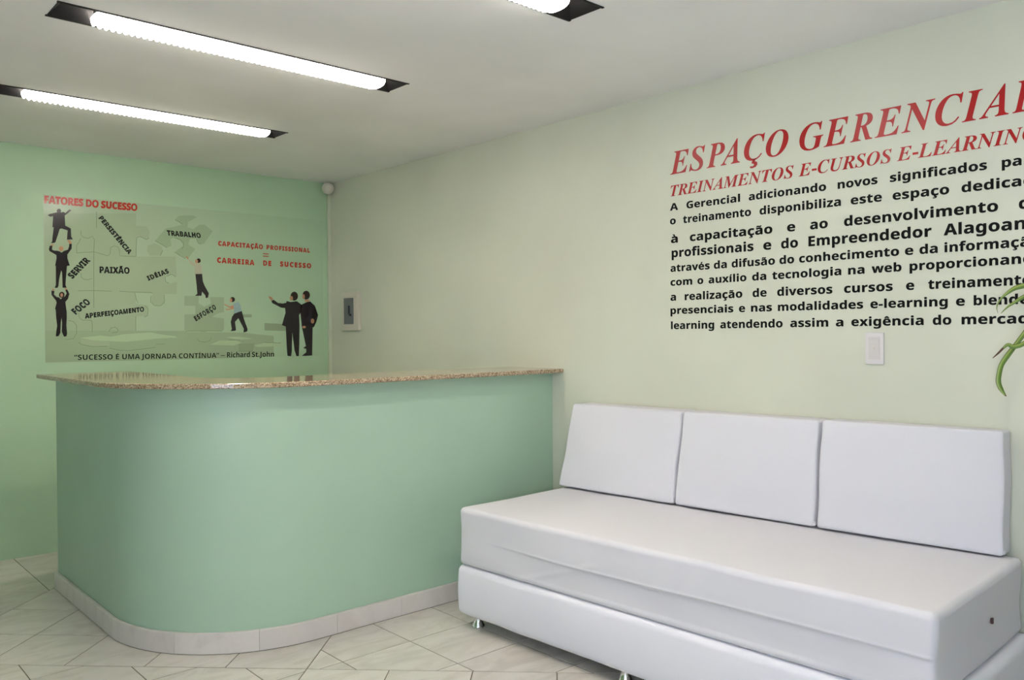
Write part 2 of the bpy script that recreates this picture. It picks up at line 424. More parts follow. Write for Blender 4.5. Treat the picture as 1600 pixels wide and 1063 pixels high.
seat = empty('seat_cushion', (SX + .004, SY - .012, .277), TH); tag(seat, 'long white fabric-covered seat mattress lying on the sofa base', 'cushion')
SLm, SDm, SHm = 1.99, .80, .252
def dseat(p, n):
    q = Vector(p); x, y, z = p; yy = SLm - y      # yy: distance from the far (left) end
    if x < .05:                                  # front face: fold running along it, drooping to the right
        zf = .132 - .012 * math.sin(yy * 2.2) - .022 * max(0, yy - 1.2)
        amp = .0055 * min(1, max(0, (yy - .18) / .3)) * (1 - .35 * math.sin(yy * 4.1))
        q.x -= amp * .45 * math.exp(-((z - zf) / .0045) ** 2)
        q.x += amp * 1.1 / (1 + math.exp((z - zf + .004) / .0022)) * min(1, z / .03)
        q.x += .004 * noise.noise(Vector((y * 4, z * 10, 2))) * min(1, z * 20)
        w = math.exp(-((z - (.03 + .12 * (yy - .45) / .35)) / .012) ** 2) if .35 < yy < .8 else 0
        q.x -= .0022 * w
    if z > SHm - .02: q.z += .004 * noise.noise(Vector((x * 3, y * 3, 7))) - .003 * math.sin(math.pi * x / SDm)
    if y < .03: q.y += .006 * math.exp(-((z - .10) / .05) ** 2) + .004 * noise.noise(Vector((x * 6, z * 8, 4)))
    if y > SLm - .03: q.y -= .006 * math.sin(math.pi * z / SHm)
    return q
b = soft(SDm, SLm, SHm, .022, (14, 110, 70), dseat); bmesh.ops.translate(b, vec=(0, -SLm, 0), verts=b.verts)
obj('fabric_cover', b, M['cover'], seat, smooth=70)
tg = box(.47 - .006, .47 + .006, -SLm - .0035, -SLm + .004, .12 - .009, .12 + .009, bev=.002)
o = obj('sewn_label', tg, M['stain'], seat); o['label'] = 'tiny brown label'

def back_cushion(ya, yb, xfa, xfb, xta, xtb, za, zb, label, seed):
    """ya (far) to yb (near); xf bottom front, xt top front"""
    r_ = empty('back_cushion', ((xfa + xfb) / 2, (ya + yb) / 2, .529)); tag(r_, label, 'cushion', 'back cushions leaning on the wall')
    w = ya - yb; hgt = .41; T = .17
    b = soft(T, w, hgt, .013, (6, 18, 14), None)
    for v in b.verts:
        t, s, h = v.co.x / T, v.co.y / w, v.co.z / hgt
        f0 = xfb + (xfa - xfb) * s; f1 = xtb + (xta - xtb) * s
        bk0, bk1 = XR - .014, XR - .006
        xf = f0 + (f1 - f0) * h; xb = bk0 + (bk1 - bk0) * h
        bul = .010 * math.sin(math.pi * min(max(h, 0), 1)) * math.sin(math.pi * min(max(s, 0), 1)) * (1 - t)
        nz = .005 * noise.noise(Vector((s * 3 + seed, h * 4, 0))) * (1 - t)
        edge = .002 * math.sin(h * 9 + seed) * (1 if s > .5 else -1) if (s < .03 or s > .97) else 0
        z = .529 + .007 + h * (za + (zb - za) * (1 - s) - .533)
        v.co = Vector((xf + t * (xb - xf) - bul + nz, yb + s * w + edge, z))
    obj('fabric_cover', b, M['cover'], r_, smooth=60)
    for yc, xc in ((yb + .004, xfb + .012),):          # puckered bottom corner
        k = bmesh.new(); bmesh.ops.create_icosphere(k, subdivisions=2, radius=.009)
        for v in k.verts: v.co = v.co * (1 + .35 * noise.noise(v.co * 300 + Vector((seed, 0, 0)))) + Vector((xc, yc, .547))
        obj('corner_pucker', k, M['cover'], r_, smooth=60)
back_cushion(2.915, 2.255, 2.925, 2.972, 3.035, 3.045, .934, .938, 'left white back cushion, beside the green counter', 1)
back_cushion(2.245, 1.612, 2.972, 3.014, 3.045, 3.055, .938, .944, 'middle white back cushion of the sofa', 5)
back_cushion(1.600, .968, 3.014, 3.078, 3.055, 3.085, .946, .952, 'right white back cushion, its end side in view', 9)

# ------------------------------------------------------------------ wall fittings
def plate(name, y0, y1, z0, z1, t, bev, m, parent, t0=0): return obj(name, box(XR - t, XR - t0, y0, y1, z0, z1, bev=bev), m, parent, smooth=40)
sw = empty('light_switch', (XR, 1.437, 1.168)); tag(sw, 'white rectangular wall switch plate under the black lettering', 'switch')
plate('cover_plate', 1.402, 1.473, 1.168, 1.289, .009, .0025, M['white_plastic'], sw)
plate('insert', 1.4155, 1.4595, 1.186, 1.272, .0098, .0005, M['insert_plastic'], sw, .0085)
plate('rocker', 1.421, 1.454, 1.246, 1.262, .0108, .0005, M['insert_plastic'], sw, .0095)
sb_ = lathe(bmesh.new(), [(.0035, 0), (.0035, .0015), (.002, .002)], 12)
bmesh.ops.rotate(sb_, cent=(0, 0, 0), matrix=Matrix.Rotation(-math.pi / 2, 3, 'Y'), verts=sb_.verts); bmesh.ops.translate(sb_, vec=(XR - .0104, 1.4375, 1.229), verts=sb_.verts)
obj('screw', sb_, M['cream_plastic'], sw)
bb = empty('breaker_box', (XR, 5.236, 1.322)); tag(bb, 'small cream breaker box with smoked grey door beside the corner', 'breaker box')
plate('cover_plate', 5.122, 5.350, 1.322, 1.598, .022, .004, M['cream_plastic'], bb)
bm = bmesh.new()
for y0, y1, z0, z1 in ((5.165, 5.177, 1.357, 1.565), (5.313, 5.325, 1.357, 1.565), (5.177, 5.313, 1.357, 1.367), (5.177, 5.313, 1.555, 1.565)): add_box(bm, XR - .028, XR - .021, y0, y1, z0, z1, bev=.001)
obj('door_rim', bm, M['cream_plastic'], bb)
plate('door', 5.177, 5.313, 1.367, 1.555, .026, .001, M['grey_smoked'], bb, .021)
plate('latch', 5.232, 5.247, 1.440, 1.500, .034, .003, M['latch'], bb, .0255)
plate('latch_tab', 5.210, 5.240, 1.425, 1.440, .033, .003, M['latch'], bb, .0255)

duct = obj('cable_duct', box(XR - .026, XR - .001, YB - .019, YB - .001, 0, 2.355, bev=.0015), M['duct'])
tag(duct, 'thin pale vertical cable duct in the wall corner', 'cable duct')
bell = empty('corner_sensor', (XR - .062, YB - .09, 2.375)); tag(bell, 'small round cream fitting at the ceiling corner above the cable duct', 'sensor')
ctr = Vector((XR - .062, YB - .085, 2.370)); ax = Vector((-.62, -.76, -.18)).normalized(); q = Vector((0, 0, 1)).rotation_difference(ax).to_matrix()
def aim(prof, name, m, seg=32):
    b = lathe(bmesh.new(), prof, seg); bmesh.ops.rotate(b, cent=(0, 0, 0), matrix=q, verts=b.verts); bmesh.ops.translate(b, vec=ctr, verts=b.verts)
    return obj(name, b, m, bell, smooth=40)
aim([(.040, -.022), (.043, -.018), (.043, .004), (.040, .008)], 'ring', M['cream_plastic'])
aim([(.0375, .007), (.036, .015), (.030, .024), (.018, .030), (.004, .032)], 'dome', M['cream_plastic'])
obj('bracket', box(XR - .05, XR - .002, YB - .062, YB - .002, 2.352, 2.392, bev=.003), M['cream_plastic'], bell)

# ------------------------------------------------------------------ lettering
GS={"a":[603,[[211,-10,165,-5,125,9,90,32,63,66,47,109,42,163,49,216,69,259,103,291,150,315,211,330,286,337,381,340,381,364,378,390,371,411,358,427,341,438,321,444,296,447,269,445,243,442,218,435,193,427,167,417,142,407,93,508,123,522,156,534,190,544,227,551,264,555,302,557,369,551,425,536,470,509,503,472,522,423,529,364,529,0,425,0,396,74,392,74,368,47,343,26,318,10,289,-1,253,-8],[267,99,297,102,324,112,348,127,366,149,377,176,381,208,381,253,323,251,280,247,246,238,223,225,207,207,198,186,195,162,197,141,204,125,215,113,230,105,247,101]]],"b":[632,[[378,-10,341,-8,309,0,283,11,262,26,243,43,227,60,217,60,192,0,78,0,78,759,227,759,227,583,227,562,226,542,225,522,224,503,222,487,221,475,227,475,243,496,263,515,286,532,313,545,345,553,382,556,439,548,489,524,531,484,562,429,581,359,588,274,581,188,562,117,530,62,487,22,436,-2],[336,111,364,116,389,130,409,153,424,186,433,227,436,276,433,325,423,365,408,396,388,419,363,432,334,437,299,433,272,421,252,401,239,373,231,336,227,291,227,275,229,226,237,186,250,153,270,130,299,116]]],"c":[513,[[300,-10,225,-2,162,20,111,57,75,111,52,182,45,270,49,332,60,387,79,433,105,471,136,502,173,526,216,542,262,552,313,556,348,554,381,551,410,545,437,537,461,528,483,519,439,404,416,413,394,420,373,427,353,432,333,435,313,436,248,417,210,362,197,271,200,221,210,181,227,150,250,128,279,115,313,111,343,112,371,116,396,123,419,133,443,144,466,158,466,31,443,18,419,7,394,0,367,-6,336,-9]]],"d":[632,[[251,-10,194,-2,144,22,102,61,71,117,51,187,45,272,51,358,71,428,103,484,146,524,196,548,255,556,292,553,324,545,352,533,375,516,395,497,412,476,417,476,415,488,412,503,410,522,408,543,406,563,406,585,406,759,555,759,555,0,441,0,412,71,406,71,389,49,370,30,347,13,320,0,288,-7],[303,109,340,113,369,125,390,145,404,174,412,210,416,255,416,271,413,320,405,361,391,393,370,416,340,430,301,435,270,430,245,416,224,392,208,360,199,319,196,270,199,221,208,181,224,149,245,127,271,113]]],"e":[590,[[325,-10,272,-7,224,4,180,20,141,44,108,75,81,113,61,158,49,210,45,269,49,329,59,382,77,428,102,467,132,499,168,524,209,541,254,552,303,556,373,548,432,527,482,491,518,442,540,381,548,308,548,236,196,236,201,197,213,164,233,137,260,117,293,105,332,101,366,102,398,106,428,111,457,120,486,131,517,144,517,29,490,17,461,7,432,0,401,-6,365,-9],[199,335,408,335,404,366,396,394,382,417,362,435,336,446,304,450,277,447,253,437,232,422,216,400,205,371]]],"f":[387,[[102,0,102,434,20,434,20,506,102,546,102,586,105,629,112,665,125,694,143,717,166,735,192,748,223,757,257,763,295,764,323,764,350,761,374,757,396,753,416,747,432,742,394,633,382,636,370,639,357,642,343,645,327,646,311,647,292,644,277,638,265,628,257,614,252,598,251,580,251,546,380,546,380,434,251,434,251,0]]],"g":[632,[[282,-240,244,-239,208,-237,174,-233,142,-227,110,-219,78,-208,78,-89,146,-112,217,-126,291,-131,355,-117,393,-76,406,-7,406,4,406,15,406,27,407,39,408,51,409,61,410,71,406,71,386,45,364,24,339,9,312,-2,282,-8,251,-10,191,-2,140,23,99,64,69,121,51,190,45,272,51,355,70,424,101,481,143,522,194,547,255,556,317,547,370,520,413,476,417,476,429,546,555,546,555,-1,547,-73,524,-132,486,-179,432,-213,364,-233],[304,107,338,111,367,121,388,139,404,166,413,204,416,253,416,271,413,324,404,366,389,397,367,418,338,430,302,435,244,416,209,361,197,270,209,179,244,125]]],"h":[656,[[78,0,78,759,227,759,227,605,227,578,226,553,224,528,223,505,221,488,220,476,228,476,247,501,269,521,295,537,323,547,353,554,386,556,441,550,489,535,528,508,558,470,576,419,582,356,582,0,433,0,433,319,423,384,394,424,345,437,305,432,274,416,252,390,238,355,230,310,227,257,227,0]]],"i":[305,[[153,614,131,615,112,621,95,630,82,643,75,662,72,687,75,712,82,731,95,744,112,753,131,758,153,759,174,758,193,753,210,744,223,731,231,712,234,687,231,662,223,643,210,630,193,621,174,615],[78,0,78,546,227,546,227,0]]],"j":[305,[[153,614,131,615,112,621,95,630,82,643,75,662,72,687,75,712,82,731,95,744,112,753,131,758,153,759,174,758,193,753,210,744,223,731,231,712,234,687,231,662,223,643,210,630,193,621,174,615],[34,-240,17,-239,0,-238,-18,-236,-36,-234,-51,-231,-64,-228,-64,-111,-52,-113,-41,-116,-30,-117,-19,-119,-7,-120,6,-120,25,-118,42,-112,57,-103,69,-88,76,-66,78,-37,78,546,227,546,227,-59,225,-91,218,-122,208,-150,193,-175,172,-197,146,-215,115,-229,78,-237]]],"k":[619,[[78,0,78,759,227,759,227,420,227,399,226,379,224,358,223,338,221,317,219,297,221,297,231,311,241,325,252,339,263,353,274,367,286,380,439,546,607,546,390,309,620,0,448,0,291,221,227,170,227,0]]],"l":[305,[[78,0,78,759,227,759,227,0]]],"m":[981,[[78,0,78,546,192,546,212,476,220,476,239,501,261,521,288,537,318,547,348,554,379,556,417,553,451,547,481,536,506,521,528,501,545,476,558,476,576,501,600,521,627,537,657,547,687,554,719,556,775,550,822,535,859,508,885,470,901,419,906,356,906,0,757,0,757,319,748,384,721,424,676,437,640,432,612,418,592,395,578,363,569,322,567,274,567,0,418,0,418,319,409,384,381,424,336,437,299,432,270,416,250,390,237,355,229,310,227,257,227,0]]],"n":[656,[[78,0,78,546,192,546,212,476,220,476,239,501,263,521,291,537,322,547,354,554,388,556,442,550,489,535,529,508,558,470,576,419,582,356,582,0,433,0,433,319,430,355,423,384,412,407,395,424,373,433,345,437,304,432,273,416,252,390,238,355,230,310,227,257,227,0]]],"o":[618,[[308,-10,259,-6,214,5,172,23,136,48,104,81,79,119,60,165,49,216,45,274,53,357,77,427,116,483,169,523,234,548,311,556,360,552,405,541,447,523,483,497,514,466,540,427,559,382,570,331,574,274,566,190,542,120,502,64,449,23,384,-2],[310,110,345,115,374,128,395,151,410,183,419,224,422,274,419,323,410,364,395,395,374,418,345,431,309,436,273,431,245,418,223,395,209,364,200,323,197,274,200,224,209,183,223,151,245,128,274,115]]],"p":[632,[[78,-240,78,546,199,546,220,475,227,475,243,496,263,515,286,532,313,545,345,553,382,556,439,548,489,524,531,484,562,429,581,359,588,274,581,189,561,118,529,62,486,22,435,-2,378,-10,341,-8,310,0,284,11,262,26,243,43,227,60,219,60,223,32,226,6,227,-20,227,-240],[336,111,367,116,392,130,411,153,425,186,433,227,436,276,424,365,390,419,334,437,299,433,272,421,252,401,239,373,231,336,227,291,227,275,229,226,237,186,250,153,270,130,299,116]]],"q":[632,[[406,-240,406,-11,406,17,408,44,412,71,406,71,390,49,371,30,348,13,321,0,288,-7,251,-10,193,-2,144,22,102,61,70,117,51,187,45,272,51,358,71,428,103,484,145,524,196,548,254,556,291,553,324,545,351,533,375,516,395,497,412,476,416,476,429,546,555,546,555,-240],[304,107,341,111,370,123,390,143,404,172,412,208,416,253,416,271,413,320,405,361,391,393,370,416,341,430,302,435,269,430,243,416,223,392,208,360,200,319,197,270,209,179,244,125]]],"r":[453,[[78,0,78,546,191,546,213,454,220,454,238,480,260,504,286,526,315,542,348,552,383,556,391,556,399,555,409,555,418,554,426,553,433,552,422,412,416,413,410,414,401,415,393,416,385,417,378,417,353,415,328,411,305,403,283,392,264,378,248,360,236,337,229,310,227,278,227,0]]],"s":[496,[[226,-10,190,-9,157,-7,128,-2,101,4,73,12,46,22,46,145,76,132,108,121,141,112,174,105,204,100,231,99,257,100,278,105,293,112,304,121,310,133,312,146,311,155,308,163,304,171,297,179,287,187,272,196,252,206,226,218,194,232,162,246,134,261,110,275,90,291,74,308,61,327,52,349,47,375,45,404,52,450,71,488,104,518,148,539,200,551,261,556,294,555,327,551,358,546,389,538,420,527,453,513,408,406,382,416,356,426,332,434,308,441,283,444,259,446,222,442,200,430,193,410,194,401,197,394,201,386,209,379,220,372,234,364,253,355,277,344,307,332,337,319,364,306,388,292,409,278,426,261,440,241,450,219,457,192,459,162,452,111,433,68,400,34,355,10,297,-5]]],"t":[433,[[265,-10,233,-8,204,-3,177,6,154,19,133,38,116,61,104,91,96,128,94,171,94,434,23,434,23,497,105,547,148,662,243,662,243,546,396,546,396,434,243,434,243,171,245,152,251,136,261,124,274,116,290,111,308,109,324,109,340,111,356,114,371,117,386,121,402,126,402,15,384,9,365,3,342,-2,318,-7,292,-9]]],"u":[656,[[269,-10,214,-5,167,11,128,37,98,76,81,126,75,190,75,546,224,546,224,227,226,191,233,162,245,139,262,122,284,112,312,109,352,114,383,130,405,155,419,191,427,235,430,289,430,546,579,546,579,0,465,0,445,70,437,70,417,45,393,24,365,9,334,-2,302,-8]]],"v":[568,[[208,0,0,546,156,546,261,235,266,216,271,197,275,177,278,158,281,140,282,123,286,123,290,159,297,197,308,235,413,546,569,546,361,0]]],"w":[855,[[165,0,10,546,158,546,221,304,225,286,230,266,233,244,237,221,240,198,244,176,247,156,249,139,251,125,255,125,256,135,257,148,259,162,261,178,263,194,266,211,269,227,272,242,274,256,276,268,278,278,280,284,347,546,511,546,575,284,577,273,581,258,584,239,588,218,591,197,594,176,597,156,598,139,599,125,603,125,604,138,607,154,610,174,613,196,617,219,621,243,625,266,630,286,635,304,700,546,845,546,689,0,527,0,485,191,482,204,478,221,473,241,468,264,463,288,457,313,451,338,445,362,440,384,435,404,431,420,429,432,425,432,422,420,419,404,414,384,409,362,404,338,398,313,392,288,386,264,381,241,376,220,372,203,369,189,325,0]]],"x":[577,[[5,0,190,279,14,546,183,546,289,372,396,546,565,546,387,279,573,0,404,0,289,187,174,0]]],"z":[487,[[27,0,27,88,280,432,42,432,42,546,449,546,449,449,203,114,458,114,458,0]]],"A":[689,[[0,0,252,717,437,717,690,0,527,0,475,170,215,170,163,0],[253,297,439,297,386,463,382,475,378,489,373,506,368,523,363,541,358,559,353,576,348,591,345,606,341,591,337,575,331,556,326,537,320,518,315,500,311,484,307,472,304,463]]],"B":[671,[[90,0,90,714,312,714,399,709,471,696,528,674,568,640,592,593,601,533,597,494,588,460,572,430,550,405,523,388,491,379,491,374,514,368,536,360,556,349,574,335,589,318,602,297,611,272,617,242,619,207,611,147,587,96,549,55,496,24,432,6,357,0],[241,431,329,431,368,433,399,440,420,452,434,468,443,488,446,513,442,537,432,557,416,572,392,582,360,588,321,590,241,590],[241,125,340,125,381,128,412,137,435,151,450,171,459,194,462,222,459,247,449,268,434,286,411,300,378,308,335,311,241,311]]],"C":[636,[[379,-10,310,-5,249,10,197,35,154,70,119,113,92,163,73,221,62,286,58,356,62,425,75,489,97,547,127,598,165,641,210,677,264,703,325,718,393,724,428,722,464,718,499,710,534,700,568,688,602,674,553,551,526,563,499,574,472,584,445,591,419,596,393,598,339,590,295,569,260,533,234,484,219,425,214,355,219,285,233,226,256,178,290,144,336,123,393,116,422,117,451,120,480,126,510,133,541,143,575,154,575,27,543,15,512,6,482,-1,450,-6,415,-9]]],"D":[739,[[90,0,90,714,314,714,385,709,450,696,508,674,559,643,602,604,636,556,661,500,676,436,682,364,670,253,636,162,579,91,502,41,406,10,292,0],[241,125,306,125,427,151,500,229,525,360,519,432,502,490,473,534,433,565,383,583,322,590,241,590]]],"E":[559,[[90,0,90,714,501,714,501,590,241,590,241,433,483,433,483,309,241,309,241,125,501,125,501,0]]],"F":[548,[[90,0,90,714,499,714,499,590,239,590,239,406,481,406,481,282,239,282,239,0]]],"G":[723,[[390,-10,291,0,209,32,144,84,96,156,68,247,58,358,63,429,77,494,101,552,135,602,177,644,228,679,287,704,355,719,431,724,468,722,506,718,543,712,578,703,611,692,643,680,593,559,570,569,545,579,518,587,489,593,460,596,430,598,388,594,350,584,315,568,285,545,260,517,240,483,226,445,217,402,214,355,216,310,222,269,233,231,248,197,268,169,293,146,323,129,359,119,400,116,420,116,438,117,454,119,469,121,483,123,496,126,496,275,361,275,361,401,644,401,644,31,606,19,567,9,527,1,485,-5,439,-9]]],"H":[764,[[90,0,90,714,241,714,241,434,524,434,524,714,675,714,675,0,524,0,524,308,241,308,241,0]]],"I":[388,[[32,0,32,86,119,126,119,588,32,628,32,714,357,714,357,628,270,588,270,126,357,86,357,0]]],"J":[331,[[15,-210,-4,-209,-21,-208,-36,-206,-50,-204,-63,-201,-74,-199,-74,-73,-63,-76,-52,-78,-40,-80,-29,-82,-16,-83,-3,-83,14,-82,30,-79,44,-73,58,-64,69,-52,78,-35,85,-14,89,13,90,45,90,714,241,714,241,46,238,-11,228,-61,212,-102,191,-137,164,-164,133,-184,97,-199,58,-207]]],"L":[564,[[90,0,90,714,241,714,241,125,531,125,531,0]]],"M":[942,[[90,0,90,714,296,714,465,168,468,168,647,714,852,714,852,0,712,0,712,338,712,362,712,388,713,416,714,445,715,472,716,499,717,523,718,543,719,559,715,559,531,0,392,0,220,560,216,560,217,544,219,524,220,500,221,472,222,444,223,414,224,385,225,357,225,332,225,0]]],"N":[812,[[90,0,90,714,281,714,591,179,594,179,592,212,590,245,589,278,587,310,587,343,587,376,587,714,723,714,723,0,531,0,220,540,216,540,218,506,221,472,222,438,224,404,225,370,225,336,225,0]]],"O":[795,[[398,-10,325,-5,261,10,206,36,160,71,123,114,94,165,74,223,62,288,58,359,62,429,74,494,94,552,123,602,160,645,206,679,261,704,325,719,399,725,471,719,535,704,590,679,635,645,672,602,701,551,721,493,733,429,738,358,733,287,721,223,701,164,672,113,635,71,590,36,535,10,471,-5],[398,117,456,124,503,146,537,181,560,230,574,288,579,358,574,428,560,487,537,535,503,570,457,591,399,599,341,591,294,570,260,535,236,487,222,428,217,358,222,288,236,230,260,181,294,146,340,124]]],"P":[627,[[90,0,90,714,318,714,401,707,469,687,519,654,554,609,576,555,583,491,580,450,571,411,557,374,535,340,507,311,470,287,425,268,370,257,306,254,241,254,241,0],[241,378,291,378,331,381,364,389,392,403,413,424,426,451,430,486,416,543,376,578,310,590,241,590]]],"R":[659,[[90,0,90,714,298,714,387,708,458,690,513,661,552,619,575,566,583,500,581,468,574,440,564,414,550,391,534,370,515,352,494,336,473,323,450,311,660,0,492,0,322,274,241,274,241,0],[241,397,290,397,335,400,371,408,397,422,415,441,426,466,430,496,426,526,414,551,395,568,368,580,332,587,287,590,241,590]]],"S":[550,[[248,-10,175,-5,108,9,46,33,46,174,80,160,115,146,151,133,188,123,224,117,260,115,294,117,320,124,339,136,352,152,360,170,363,191,358,216,345,238,323,256,294,273,261,290,224,308,207,316,189,325,170,335,151,347,132,361,114,377,98,395,83,414,71,437,62,462,56,490,54,521,61,580,83,630,119,670,167,700,226,718,296,724,332,722,368,718,402,711,436,701,472,688,508,674,459,556,427,568,398,578,371,587,345,593,318,596,291,598,264,595,242,589,225,578,212,563,204,546,202,526,206,502,217,482,236,466,262,450,296,432,337,412,372,395,403,377,430,358,454,338,474,316,490,292,501,264,508,233,511,198,503,139,480,88,442,46,390,15,325,-4]]],"T":[578,[[214,0,214,588,20,588,20,714,559,714,559,588,365,588,365,0]]],"U":[755,[[375,-10,288,-2,216,22,159,62,118,116,93,180,85,254,85,714,236,714,236,277,240,224,252,183,272,153,300,133,335,121,379,117,424,121,459,134,486,156,505,187,516,227,520,278,520,714,671,714,671,252,667,204,656,160,638,118,613,82,580,50,540,24,493,5,438,-6]]],"V":[649,[[242,0,0,714,153,714,287,289,290,279,294,266,298,248,303,228,309,208,314,186,319,166,322,148,325,132,327,148,331,166,335,186,340,208,345,228,351,248,356,266,359,279,362,289,497,714,650,714,407,0]]],"X":[666,[[0,0,237,368,15,714,182,714,336,457,487,714,650,714,426,360,667,0,494,0,328,270,162,0]]]}
